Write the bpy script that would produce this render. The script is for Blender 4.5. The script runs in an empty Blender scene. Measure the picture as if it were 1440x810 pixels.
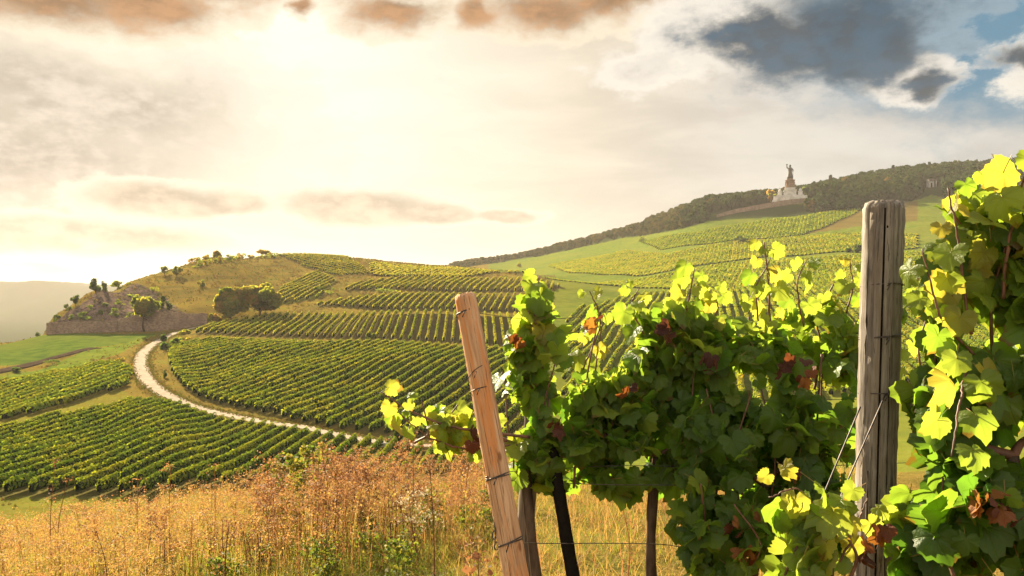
import bpy, math, random
import numpy as np
from mathutils import Vector, noise

rng = np.random.default_rng(7)
random.seed(7)
R = math.radians
scene = bpy.context.scene
COL = scene.collection

# ------------------------------------------------------------------ camera, sky, sun, exposure
cam_d = bpy.data.cameras.new('camera'); cam_d.lens = 28.0; cam_d.sensor_width = 36.0
cam_d.clip_start = 0.05; cam_d.clip_end = 20000
cam = bpy.data.objects.new('camera', cam_d); COL.objects.link(cam)
cam.location = (0, 0, 0); cam.rotation_euler = (R(90), 0, 0)
scene.camera = cam
scene.view_settings.view_transform = 'Standard'
scene.view_settings.look = 'None'
scene.view_settings.gamma = 1.0
scene.view_settings.use_curve_mapping = False
scene.view_settings.exposure = 2.08
scene.cycles.use_denoising = True
scene.cycles.max_bounces = 8
scene.cycles.diffuse_bounces = 3
scene.cycles.transmission_bounces = 4
scene.cycles.volume_bounces = 0
scene.cycles.sample_clamp_indirect = 6

SUN_AZ, SUN_EL = R(-34.0), R(27.0)
SUN = Vector((math.sin(SUN_AZ) * math.cos(SUN_EL), math.cos(SUN_AZ) * math.cos(SUN_EL), math.sin(SUN_EL)))
GLOW = Vector((-0.245, 0.925, 0.275)).normalized()      # the thin bright place in the cloud veil near the sun
sl = bpy.data.lights.new('sun', 'SUN'); sl.energy = 5.0; sl.angle = R(0.6); sl.color = (1.0, 0.85, 0.60)
so = bpy.data.objects.new('sun', sl); COL.objects.link(so)
so.rotation_euler = SUN.to_track_quat('Z', 'Y').to_euler()


class NT:
    """small helper round a node tree"""
    def __init__(s, tree): s.t = tree; s.n = tree.nodes; s.l = tree.links
    def new(s, kind, **kw):
        n = s.n.new(kind)
        for k, v in kw.items(): setattr(n, k, v)
        return n
    def put(s, sock, v):
        if isinstance(v, bpy.types.NodeSocket): s.l.new(v, sock)
        elif v is not None: sock.default_value = v
    def m(s, op, a, b=None, c=None, clamp=False):
        n = s.new('ShaderNodeMath', operation=op, use_clamp=clamp)
        s.put(n.inputs[0], a); s.put(n.inputs[1], b); s.put(n.inputs[2], c)
        return n.outputs[0]
    def vm(s, op, a, b=None, out=0):
        n = s.new('ShaderNodeVectorMath', operation=op)
        s.put(n.inputs[0], a)
        if b is not None: s.put(n.inputs[1], b)
        return n.outputs[out]
    def mix(s, f, a, b, blend='MIX'):
        n = s.new('ShaderNodeMix', data_type='RGBA', blend_type=blend)
        s.put(n.inputs[0], f)
        for i, v in ((6, a), (7, b)):
            if isinstance(v, tuple) and len(v) == 3: v = (*v, 1)
            s.put(n.inputs[i], v)
        return n.outputs[2]
    def ss(s, v, lo, hi, a=0.0, b=1.0):
        n = s.new('ShaderNodeMapRange', interpolation_type='SMOOTHSTEP')
        s.put(n.inputs[0], v); s.put(n.inputs[1], lo); s.put(n.inputs[2], hi); s.put(n.inputs[3], a); s.put(n.inputs[4], b)
        return n.outputs[0]
    def ramp(s, v, stops, interp='LINEAR'):
        n = s.new('ShaderNodeValToRGB'); cr = n.color_ramp; cr.interpolation = interp
        while len(cr.elements) < len(stops): cr.elements.new(0.5)
        for e, (p, c) in zip(cr.elements, stops): e.position = p; e.color = (*c, 1)
        s.put(n.inputs[0], v); return n.outputs[0]
    def noise(s, vec, scale, detail=4, rough=0.55, dist=0.0, out=0, dim='3D'):
        n = s.new('ShaderNodeTexNoise', noise_dimensions=dim)
        if vec is not None: s.put(n.inputs['Vector'], vec)
        s.put(n.inputs['Scale'], scale); s.put(n.inputs['Detail'], detail); s.put(n.inputs['Roughness'], rough); s.put(n.inputs['Distortion'], dist)
        return n.outputs[out]
    def attr(s, name, out='Fac'):
        n = s.new('ShaderNodeAttribute', attribute_name=name); return n.outputs[out]


F_PX = 1120.0
def sky_dir(u, v):
    """azimuth and elevation of a point of the sky"""
    az = math.atan2(u - 720, F_PX); el = math.atan((405 - v) / F_PX * math.cos(az))
    return az, el

def build_world():
    w = bpy.data.worlds.new('World'); scene.world = w; w.use_nodes = True
    w.cycles.sampling_method = 'MANUAL'; w.cycles.sample_map_resolution = 1024
    t = NT(w.node_tree); t.n.clear()
    out = t.new('ShaderNodeOutputWorld'); bg = t.new('ShaderNodeBackground')
    bg.inputs['Strength'].default_value = 0.1
    t.l.new(bg.outputs[0], out.inputs['Surface'])
    tc = t.new('ShaderNodeTexCoord'); d = tc.outputs['Generated']
    sk = t.new('ShaderNodeTexSky', sky_type='NISHITA'); sk.sun_disc = False
    sk.sun_elevation = SUN_EL; sk.sun_rotation = SUN_AZ; sk.altitude = 200; sk.air_density = 1.0; sk.dust_density = 1.0; sk.ozone_density = 1.5
    sx = t.new('ShaderNodeSeparateXYZ'); t.l.new(d, sx.inputs[0])
    az = t.m('ARCTAN2', sx.outputs[0], sx.outputs[1]); el = t.m('ARCSINE', sx.outputs[2])
    cb = t.new('ShaderNodeCombineXYZ'); t.put(cb.inputs[0], az); t.put(cb.inputs[1], el)
    ae = cb.outputs[0]
    ang = t.m('ARCCOSINE', t.vm('DOT_PRODUCT', d, tuple(GLOW), out=1))
    K = 2.1
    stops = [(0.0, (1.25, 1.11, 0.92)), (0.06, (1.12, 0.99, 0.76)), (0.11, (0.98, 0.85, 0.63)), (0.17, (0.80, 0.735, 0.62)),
             (0.25, (0.71, 0.70, 0.64)), (0.40, (0.50, 0.53, 0.54)), (0.55, (1.35, 1.27, 1.1)), (1.0, (1.75, 1.6, 1.32))]  # last stops, unseen behind the camera, brightened as fill on the vine fronts
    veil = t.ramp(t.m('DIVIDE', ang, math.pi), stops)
    # bright clear band just above the horizon
    hz = t.m('MULTIPLY', t.ss(el, 0.0, 0.14, 1.0, 0.0), t.ss(ang, 0.25, 1.1, 1.0, 0.15))
    veil = t.mix(t.m('MULTIPLY', hz, 0.35), veil, (0.85, 0.77, 0.60))
    # broad soft streaks through the veil
    st = t.vm('MULTIPLY', ae, (2.2, 9.0, 1.0))
    n1 = t.noise(st, 2.0, 6, 0.6, 0.4)
    veil = t.mix(t.m('MULTIPLY', t.ss(n1, 0.36, 0.66, 0.75, 0.0), t.ss(ang, 0.12, 0.45, 0.35, 1.0)), veil, t.mix(1.0, veil, (0.72, 0.70, 0.70), 'MULTIPLY'))
    warp = t.noise(t.vm('MULTIPLY', ae, (1.0, 1.5, 1.0)), 9.0, 8, 0.62, 0.2, out=1)
    warp = t.vm('SUBTRACT', warp, (0.5, 0.5, 0.5))
    fb = t.noise(t.vm('MULTIPLY', ae, (1.0, 1.6, 1.0)), 13.0, 9, 0.62)
    fb2 = t.noise(t.vm('MULTIPLY', ae, (1.0, 2.0, 1.0)), 34.0, 6, 0.6)
    fbm = t.m('ADD', t.m('MULTIPLY', t.m('SUBTRACT', fb, 0.5), 1.7), t.m('MULTIPLY', t.m('SUBTRACT', fb2, 0.5), 0.55))

    def blobs(lst, wamt=0.10):
        p = t.vm('ADD', ae, t.vm('MULTIPLY', warp, (wamt, wamt * 0.55, 0)))
        acc = None
        for (u, v, ru, rv) in lst:
            a, e = sky_dir(u, v)
            q = t.vm('MULTIPLY', t.vm('SUBTRACT', p, (a, e, 0)), (F_PX / ru, F_PX / rv, 0))
            f = t.m('SUBTRACT', 1.0, t.vm('LENGTH', q, out=1))
            acc = f if acc is None else t.m('SMOOTH_MAX', acc, f, 0.25)
        return t.m('MAXIMUM', acc, -1.0)
    # clear blue opening, upper right (and behind the camera, broken)
    blue = t.ss(t.m('ADD', blobs([(1440, -20, 380, 170), (1350, 20, 230, 100), (1480, 30, 260, 120)], 0.16), t.m('MULTIPLY', fbm, 0.45)), -0.05, 0.42)
    bluec = t.mix(1.0, sk.outputs[0], (0.40, 0.86, 1.25), 'MULTIPLY')
    bluec = t.mix(0.99, bluec, (0.10, 0.52, 0.84))
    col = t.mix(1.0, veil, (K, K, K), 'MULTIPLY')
    col = t.mix(0.03, col, sk.outputs[0])
    col = t.mix(t.m('MULTIPLY', blue, 0.95), col, bluec)

    def layer(col, lst, body, lit, lo=0.02, hi=0.5, amt=1.0, wamt=0.10, nz=0.75, litamt=0.8, soft=0.16):
        b = t.m('ADD', blobs(lst, wamt), t.m('MULTIPLY', fbm, nz))
        rim = t.ss(b, lo - soft, lo + 0.04)
        core = t.ss(b, lo, hi)
        col = t.mix(t.m('MULTIPLY', rim, litamt), col, tuple(c * K for c in lit))
        shade = t.mix(t.ss(t.m('ADD', t.m('MULTIPLY', fb, .6), t.m('MULTIPLY', fb2, .4)), 0.40, 0.62), tuple(c * K * 0.7 for c in body), tuple(c * K * 1.45 for c in body))
        return t.mix(t.m('MULTIPLY', core, amt), col, shade)
    col = layer(col, [(40, 95, 130, 45), (140, 150, 150, 45), (20, 210, 200, 45)], (0.62, 0.54, 0.45), (1.0, 0.90, 0.70), 0.05, 0.7, 0.6, 0.14, 0.8, 0.5)
    col = layer(col, [(-20, 190, 420, 190), (120, 150, 300, 110)], (0.62, 0.535, 0.45), (0.95, 0.86, 0.68), 0.05, 0.75, 0.62, 0.2, 0.55, 0.3)
    # pale low bands on the left
    col = layer(col, [(235, 279, 125, 26), (320, 287, 60, 17), (500, 294, 130, 27), (610, 303, 80, 20), (715, 305, 60, 14), (40, 328, 170, 26), (170, 336, 150, 24), (60, 374, 70, 9)],
                (0.66, 0.53, 0.385), (1.15, 1.04, 0.82), -0.05, 0.50, 0.85, 0.06, 0.65, 0.85)
    # warm clouds along the top
    col = layer(col, [(70, -5, 190, 42), (200, 5, 130, 38), (280, -30, 120, 40), (550, 12, 95, 36), (664, 18, 44, 32), (775, 14, 130, 48), (860, -5, 130, 36), (420, 8, 26, 16)],
                (0.46, 0.235, 0.105), (1.10, 0.96, 0.72), 0.0, 0.85, 0.97, 0.10, 0.8, 0.75)
    # bright puffs and grey blue mass, upper right
    col = layer(col, [(910, 92, 80, 30), (1020, 40, 120, 56), (1290, 112, 54, 32), (1460, 95, 46, 36)],
                (0.62, 0.58, 0.52), (1.06, 0.99, 0.86), 0.2, 0.9, 0.5, 0.14, 1.15, 0.9, 0.45)
    col = layer(col, [(1160, 50, 175, 74), (1070, 42, 120, 46), (1215, 80, 90, 48), (1305, 120, 46, 20), (1436, 88, 36, 18)],
                (0.0, 0.066, 0.13), (0.80, 0.78, 0.74), -0.08, 0.62, 0.97, 0.12, 0.95, 0.25)
    # broken cloud added over the unseen rest of the dome, brightened as fill light
    hi = t.ss(t.noise(t.vm('MULTIPLY', d, (1, 1, 2.2)), 2.6, 7, 0.6, 0.3), 0.46, 0.62)
    hi = t.m('MULTIPLY', hi, t.ss(t.m('ABSOLUTE', az), 0.62, 0.95))
    col = t.mix(t.m('MULTIPLY', hi, 0.7), col, (4.4, 4.3, 4.1))
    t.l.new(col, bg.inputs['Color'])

build_world()

# ------------------------------------------------------------------ helpers: meshes, things, materials
class Acc:
    def __init__(s): s.V = []; s.F = []; s.M = []; s.T = []; s.U = []; s.n = 0; s.has_uv = False
    def add(s, V, F, tone=0.5, mat=0, uv=None):
        V = np.asarray(V, float).reshape(-1, 3)
        if not isinstance(F, (list, tuple)): F = [F]
        for f in F:
            f = np.asarray(f, np.int64)
            if f.size: s.F.append(f + s.n); s.M.append(mat)
        s.V.append(V); s.n += len(V)
        s.T.append(np.broadcast_to(np.asarray(tone, float), (len(V),)))
        if uv is not None: s.has_uv = True; s.U.append(np.asarray(uv, float))
        else: s.U.append(np.zeros((len(V), 2)))
        return s
    def mesh(s, name, mats, smooth=True, origin=(0, 0, 0)):
        V = np.concatenate(s.V) - np.asarray(origin)
        me = bpy.data.meshes.new(name)
        loops = np.concatenate([f.ravel() for f in s.F])
        tot = np.concatenate([np.full(len(f), f.shape[1]) for f in s.F])
        mi = np.concatenate([np.full(len(f), m) for f, m in zip(s.F, s.M)])
        me.vertices.add(len(V)); me.vertices.foreach_set('co', V.astype(np.float32).ravel())
        me.loops.add(len(loops)); me.loops.foreach_set('vertex_index', loops.astype(np.int32))
        me.polygons.add(len(tot)); st = np.concatenate([[0], np.cumsum(tot)[:-1]])
        me.polygons.foreach_set('loop_start', st.astype(np.int32))
        me.polygons.foreach_set('material_index', mi.astype(np.int32))
        me.polygons.foreach_set('use_smooth', np.full(len(tot), smooth, bool))
        a = me.attributes.new('tone', 'FLOAT', 'POINT'); a.data.foreach_set('value', np.concatenate(s.T).astype(np.float32))
        if s.has_uv:
            ul = me.uv_layers.new(name='UVMap'); U = np.concatenate(s.U)[loops]
            ul.data.foreach_set('uv', U.astype(np.float32).ravel())
        for m in (mats if isinstance(mats, (list, tuple)) else [mats]): me.materials.append(m)
        me.update(calc_edges=True); me.validate()
        return me

def link(name, me, parent=None, loc=(0, 0, 0)):
    o = bpy.data.objects.new(name, me); COL.objects.link(o); o.location = loc
    if parent is not None: o.parent = parent
    return o
def tag(o, label=None, cat=None, group=None, kind=None):
    if label: o['label'] = label
    if cat: o['category'] = cat
    if group: o['group'] = group
    if kind: o['kind'] = kind
    return o
def empty(name, loc, label, cat, group=None):
    o = bpy.data.objects.new(name, None); COL.objects.link(o); o.location = loc; o.empty_display_size = 0.2
    return tag(o, label, cat, group)
def copy_tree(o, parent=None):
    c = o.copy(); COL.objects.link(c)
    if parent is not None: c.parent = parent
    for ch in o.children: copy_tree(ch, c)
    return c

def P(u, v, d):
    return np.array([(u - 720) / F_PX * d, d, (405 - v) / F_PX * d])

def tube(pts, radii, sides=8, cap=True):
    pts = np.asarray(pts, float); n = len(pts); radii = np.broadcast_to(np.asarray(radii, float), (n,))
    tang = np.gradient(pts, axis=0); tang /= np.linalg.norm(tang, axis=1)[:, None] + 1e-9
    ref = np.array([0.13, 0.2, 1.0]) if abs(tang[0][2]) < 0.9 else np.array([1.0, 0.1, 0.05])
    V = []
    for i in range(n):
        a = np.cross(tang[i], ref); a /= np.linalg.norm(a) + 1e-9; b = np.cross(tang[i], a)
        an = np.arange(sides) * 2 * np.pi / sides
        V.append(pts[i] + radii[i] * (np.cos(an)[:, None] * a + np.sin(an)[:, None] * b))
    V = np.concatenate(V)
    i = np.arange(n - 1)[:, None] * sides; j = np.arange(sides)[None]; k = (j + 1) % sides
    Q = np.stack([i + j, i + k, i + sides + k, i + sides + j], -1).reshape(-1, 4)
    F = [Q]
    if cap:
        F.append(np.arange(sides)[None, ::-1].copy()); F.append((np.arange(sides) + (n - 1) * sides)[None])
    return V, F

def box(c, s, rz=0.0):
    c = np.asarray(c, float); s = np.asarray(s, float) / 2
    V = np.array([[x, y, z] for x in (-1, 1) for y in (-1, 1) for z in (-1, 1)], float) * s
    cs, sn = math.cos(rz), math.sin(rz)
    V = np.stack([V[:, 0] * cs - V[:, 1] * sn, V[:, 0] * sn + V[:, 1] * cs, V[:, 2]], 1) + c
    F = np.array([[0, 1, 3, 2], [4, 6, 7, 5], [0, 4, 5, 1], [2, 3, 7, 6], [0, 2, 6, 4], [1, 5, 7, 3]])
    return V, F

def unit(v): return v / (np.linalg.norm(v, axis=-1, keepdims=True) + 1e-9)

def quads(pos, size, nrm, roll=None):
    n = len(pos); nrm = unit(nrm)
    r = rng.normal(size=(n, 3)); a = unit(np.cross(nrm, r)); b = np.cross(nrm, a)
    size = np.broadcast_to(size, (n,))[:, None]
    asp = rng.uniform(0.6, 1.0, (n, 1))
    V = np.stack([pos - a * size - b * size * asp * .4, pos + a * size * .2 - b * size * asp, pos + a * size + b * size * asp * .3, pos - a * size * .3 + b * size * asp], 1).reshape(-1, 3)
    return V, np.arange(n * 4).reshape(-1, 4)

def mat_new(name):
    m = bpy.data.materials.new(name); m.use_nodes = True
    t = NT(m.node_tree); t.n.clear()
    o = t.new('ShaderNodeOutputMaterial')
    return m, t, o

def plain(name, col, rough=0.8, var=0.25, scale=6.0, bump=0.3, metal=0.0, col2=None, stretch=(1, 1, 1), coord='Object', bscale=None):
    m, t, o = mat_new(name)
    p = t.new('ShaderNodeBsdfPrincipled'); t.l.new(p.outputs[0], o.inputs[0])
    tc = t.new('ShaderNodeTexCoord'); v = t.vm('MULTIPLY', tc.outputs[coord], stretch)
    n = t.noise(v, scale, 6, 0.6)
    c2 = col2 if col2 else tuple(c * (1 - var) for c in col)
    c1 = tuple(min(1, c * (1 + var * 0.6)) for c in col) if not col2 else col
    t.l.new(t.mix(t.ss(n, 0.35, 0.65), c1, c2), p.inputs['Base Color'])
    p.inputs['Roughness'].default_value = rough; p.inputs['Metallic'].default_value = metal
    if rough >= 0.85: p.inputs['Specular IOR Level'].default_value = 0.0
    if bump:
        b = t.new('ShaderNodeBump'); b.inputs['Strength'].default_value = bump
        t.l.new(t.noise(v, bscale or scale * 3, 6, 0.65), b.inputs['Height']); t.l.new(b.outputs[0], p.inputs['Normal'])
    return m

def leafy(name, stops, trans, tfac=0.4, rough=0.55, veins=False, spec=0.4, tscale=1.0):
    """leaves: reflecting front and light shining through"""
    m, t, o = mat_new(name)
    p = t.new('ShaderNodeBsdfPrincipled'); p.inputs['Roughness'].default_value = rough
    p.inputs['Specular IOR Level'].default_value = spec
    tone = t.attr('tone')
    c = t.ramp(tone, stops); tr = t.ramp(tone, trans)
    if veins:
        gg = t.new('ShaderNodeNewGeometry'); tone_v = t.vm('MULTIPLY', gg.outputs['Position'], (6, 6, 6))
        uv = t.new('ShaderNodeUVMap'); s = t.new('ShaderNodeSeparateXYZ'); t.l.new(uv.outputs[0], s.inputs[0])
        x, y = s.outputs[0], s.outputs[1]
        acc = None
        ax = t.m('ABSOLUTE', x)
        for a in (0.0, 0.93, 1.85):
            ca, sa = math.cos(a), math.sin(a)     # distance of the point to the vein ray
            perp = t.m('ABSOLUTE', t.m('SUBTRACT', t.m('MULTIPLY', ax, ca), t.m('MULTIPLY', y, sa)))
            al = t.m('ADD', t.m('MULTIPLY', ax, sa), t.m('MULTIPLY', y, ca))
            line = t.m('MULTIPLY', t.ss(perp, 0.008, 0.034, 1.0, 0.0), t.ss(al, 0.0, 0.04))
            acc = line if acc is None else t.m('MAXIMUM', acc, line)
        # side veins
        w = t.m('ABSOLUTE', t.m('SINE', t.m('ADD', t.m('MULTIPLY', y, 17.0), t.m('MULTIPLY', ax, -15.0))))
        side = t.ss(w, 0.0, 0.16, 0.3, 0.0)
        vv = t.m('MAXIMUM', acc, side)
        nz = t.noise(uv.outputs[0], 5.0, 4, 0.6)
        c = t.mix(t.m('MULTIPLY', vv, 0.55), c, t.mix(1.0, c, (2.2, 1.9, 1.6), 'MULTIPLY'))
        c = t.mix(t.ss(nz, 0.4, 0.7, 0.0, 0.35), c, t.mix(1.0, c, (1.5, 1.15, 0.8), 'MULTIPLY'))
        tr = t.mix(t.m('MULTIPLY', vv, 0.5), tr, t.mix(1.0, tr, (0.62, 0.68, 0.5), 'MULTIPLY'))
        edge = t.m('ADD', t.vm('LENGTH', uv.outputs[0], out=1), t.m('MULTIPLY', t.m('SUBTRACT', t.noise(tone_v, 3.0, 3), 0.5), 1.6))
        blot = t.m('MULTIPLY', t.ss(edge, 0.95, 1.12), 0.8)
        c = t.mix(blot, c, (0.10, 0.045, 0.012)); tr = t.mix(blot, tr, (0.32, 0.14, 0.02))
        b = t.new('ShaderNodeBump'); b.inputs['Strength'].default_value = 0.6; b.inputs['Distance'].default_value = 0.006
        t.l.new(t.m('SUBTRACT', t.m('MULTIPLY', nz, 1.2), acc), b.inputs['Height']); t.l.new(b.outputs[0], p.inputs['Normal'])
    t.l.new(c, p.inputs['Base Color'])
    tl = t.new('ShaderNodeBsdfTranslucent'); t.l.new(tr, tl.inputs['Color'])
    mx = t.new('ShaderNodeMixShader'); mx.inputs[0].default_value = tfac
    t.l.new(p.outputs[0], mx.inputs[1]); t.l.new(tl.outputs[0], mx.inputs[2]); t.l.new(mx.outputs[0], o.inputs[0])
    return m

M = {}
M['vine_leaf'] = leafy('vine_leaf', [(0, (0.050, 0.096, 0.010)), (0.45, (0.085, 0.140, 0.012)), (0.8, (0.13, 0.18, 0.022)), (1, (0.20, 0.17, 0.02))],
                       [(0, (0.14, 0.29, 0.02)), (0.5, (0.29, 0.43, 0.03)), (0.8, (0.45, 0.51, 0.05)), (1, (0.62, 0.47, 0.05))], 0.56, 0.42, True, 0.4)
M['dead_leaf'] = leafy('dead_leaf', [(0, (0.045, 0.018, 0.012)), (0.5, (0.11, 0.035, 0.015)), (1, (0.22, 0.09, 0.02))],
                       [(0, (0.10, 0.03, 0.015)), (0.5, (0.25, 0.07, 0.015)), (1, (0.5, 0.22, 0.03))], 0.35, 0.6, True, 0.25)
M['row_core'] = plain('row_core', (0.018, 0.034, 0.008), 0.9, 0.4, 0.8, 0.3)  # dark core put in for the shade inside each row
M['row_leaf'] = leafy('row_leaf', [(0, (0.035, 0.080, 0.014)), (0.5, (0.10, 0.155, 0.018)), (0.8, (0.20, 0.205, 0.02)), (1, (0.24, 0.20, 0.025))],
                      [(0, (0.22, 0.36, 0.02)), (0.5, (0.48, 0.58, 0.025)), (0.8, (0.70, 0.70, 0.03)), (1, (0.82, 0.68, 0.05))], 0.24, 1.0, False, 0.0)
M['tree_leaf'] = leafy('tree_leaf', [(0, (0.02, 0.042, 0.014)), (0.5, (0.045, 0.07, 0.018)), (0.8, (0.11, 0.12, 0.02)), (1, (0.20, 0.12, 0.025))],
                       [(0, (0.12, 0.2, 0.03)), (0.5, (0.28, 0.34, 0.03)), (0.8, (0.5, 0.48, 0.04)), (1, (0.7, 0.4, 0.05))], 0.42, 1.0, False, 0.0)
M['weed'] = leafy('weed', [(0, (0.05, 0.085, 0.018)), (0.25, (0.14, 0.13, 0.025)), (0.5, (0.31, 0.185, 0.05)), (0.75, (0.27, 0.125, 0.05)), (1, (0.11, 0.05, 0.028))],
                  [(0, (0.22, 0.36, 0.03)), (0.25, (0.5, 0.46, 0.04)), (0.5, (0.78, 0.49, 0.12)), (0.75, (0.63, 0.29, 0.10)), (1, (0.25, 0.10, 0.04))], 0.28, 0.7, False, 0.2)
M['wood_leaf'] = leafy('wood_leaf', [(0, (0.013, 0.034, 0.010)), (0.5, (0.032, 0.052, 0.012)), (0.8, (0.06, 0.06, 0.014)), (1, (0.13, 0.075, 0.02))], [(0, (0.06, 0.1, 0.02)), (1, (0.3, 0.2, 0.04))], 0.2, 1.0, False, 0.0)
M['far_grass'] = leafy('far_grass', [(0, (0.06, 0.085, 0.014)), (0.3, (0.13, 0.115, 0.02)), (0.6, (0.20, 0.12, 0.03)), (1, (0.13, 0.06, 0.025))], [(0, (0.2, 0.25, 0.03)), (1, (0.4, 0.22, 0.06))], 0.12, 1.0, False, 0.0)
M['flower'] = leafy('flower', [(0, (0.30, 0.22, 0.10)), (1, (0.55, 0.48, 0.33))], [(0, (0.5, 0.4, 0.2)), (1, (0.7, 0.6, 0.4))], 0.3, 0.7)
M['bark'] = plain('bark', (0.075, 0.052, 0.036), 0.9, 0.5, 30, 0.8, stretch=(1, 1, 0.25))
M['cane'] = plain('cane', (0.13, 0.055, 0.028), 0.6, 0.4, 40, 0.3)
M['stalk'] = plain('stalk', (0.20, 0.19, 0.03), 0.6, 0.3, 40, 0.1, col2=(0.24, 0.10, 0.03))
M['tree_bark'] = plain('tree_bark', (0.07, 0.05, 0.035), 0.9, 0.4, 3, 0.5)
M['wire'] = plain('wire', (0.075, 0.06, 0.055), 0.55, 0.5, 60, 0.2, metal=0.6)
M['chain'] = plain('chain', (0.10, 0.085, 0.075), 0.6, 0.5, 120, 0.3, metal=0.5)
M['crack'] = plain('crack', (0.03, 0.022, 0.016), 0.95, 0.4, 40, 0.2)
M['dark'] = plain('dark', (0.012, 0.010, 0.008), 0.95, 0.2, 60, 0.2)
M['pale_stone'] = plain('pale_stone', (0.47, 0.44, 0.40), 0.84, 0.25, 0.3, 0.1)
M['brown_stone'] = plain('brown_stone', (0.20, 0.125, 0.085), 0.85, 0.3, 0.6, 0.2)
M['bronze'] = plain('bronze', (0.018, 0.015, 0.012), 0.7, 0.3, 1.0, 0.1)
M['roof'] = plain('roof', (0.13, 0.10, 0.085), 0.8, 0.3, 1.0, 0.2)
M['gravel'] = plain('gravel', (0.34, 0.28, 0.215), 0.95, 0.3, 0.7, 0.4, bscale=5, col2=(0.28, 0.23, 0.17))
M['painted'] = plain('painted', (0.62, 0.58, 0.52), 0.6, 0.2, 2.0, 0.1)

def wood_mat(name, light, dark, warm, scale=1.0, knot=0.0):
    m, t, o = mat_new(name)
    p = t.new('ShaderNodeBsdfPrincipled'); p.inputs['Roughness'].default_value = 0.78; p.inputs['Specular IOR Level'].default_value = 0.25
    t.l.new(p.outputs[0], o.inputs[0])
    tc = t.new('ShaderNodeTexCoord'); c = tc.outputs['Object']
    g1 = t.noise(t.vm('MULTIPLY', c, (60, 60, 3.2)), scale, 6, 0.65, 0.6)
    g2 = t.noise(t.vm('MULTIPLY', c, (190, 190, 7)), scale, 4, 0.6, 0.3)
    g3 = t.noise(t.vm('MULTIPLY', c, (16, 16, 3.0)), scale, 4, 0.6, 1.0)
    col = t.mix(t.ss(g1, 0.32, 0.66), dark, light)
    col = t.mix(t.ss(g3, 0.47, 0.66), col, warm)
    col = t.mix(t.ss(g2, 0.33, 0.45, 0.75, 0.0), col, tuple(x * 0.35 for x in dark))
    if knot:
        vo = t.new('ShaderNodeTexVoronoi'); t.l.new(t.vm('MULTIPLY', c, (13, 13, 6.5)), vo.inputs['Vector']); vo.inputs['Scale'].default_value = 1.0
        col = t.mix(t.ss(vo.outputs['Distance'], 0.05, 0.14, knot, 0.0), col, tuple(x * 0.4 for x in warm))
    t.l.new(col, p.inputs['Base Color'])
    b = t.new('ShaderNodeBump'); b.inputs['Strength'].default_value = 0.75; b.inputs['Distance'].default_value = 0.004
    t.l.new(t.m('ADD', t.m('MULTIPLY', g2, 0.6), g1), b.inputs['Height']); t.l.new(b.outputs[0], p.inputs['Normal'])
    return m
M['peeled_wood'] = wood_mat('peeled_wood', (0.56, 0.35, 0.20), (0.36, 0.19, 0.095), (0.52, 0.21, 0.07), 1.0, 0.9)
M['grey_wood'] = wood_mat('grey_wood', (0.27, 0.235, 0.20), (0.10, 0.082, 0.066), (0.17, 0.135, 0.10), 1.0, 0.8)
M['old_wood'] = wood_mat('old_wood', (0.22, 0.175, 0.14), (0.08, 0.06, 0.045), (0.15, 0.10, 0.075))

def stone_wall_mat():
    m, t, o = mat_new('rubble_stone')
    p = t.new('ShaderNodeBsdfPrincipled'); p.inputs['Roughness'].default_value = 0.9; p.inputs['Specular IOR Level'].default_value = 0.0; t.l.new(p.outputs[0], o.inputs[0])
    tc = t.new('ShaderNodeTexCoord'); c = t.vm('MULTIPLY', tc.outputs['Object'], (1.0, 1.0, 1.8))
    vo = t.new('ShaderNodeTexVoronoi'); t.l.new(c, vo.inputs['Vector']); vo.inputs['Scale'].default_value = 1.1
    n = t.noise(tc.outputs['Object'], 0.25, 4, 0.6)
    col = t.mix(t.ss(n, 0.35, 0.65), (0.29, 0.20, 0.14), (0.20, 0.135, 0.10))
    sh = t.new('ShaderNodeSeparateColor'); t.l.new(vo.outputs['Color'], sh.inputs[0])
    col = t.mix(t.m('MULTIPLY', sh.outputs[0], 0.5), col, (0.17, 0.115, 0.09))
    col = t.mix(t.ss(vo.outputs['Distance'], 0.5, 0.75, 0.0, 0.6), col, (0.10, 0.075, 0.06))
    t.l.new(col, p.inputs['Base Color'])
    b = t.new('ShaderNodeBump'); b.inputs['Strength'].default_value = 0.8; b.inputs['Distance'].default_value = 0.2
    t.l.new(vo.outputs['Distance'], b.inputs['Height']); b.invert = True; t.l.new(b.outputs[0], p.inputs['Normal'])
    return m
M['rubble'] = stone_wall_mat()

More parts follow.
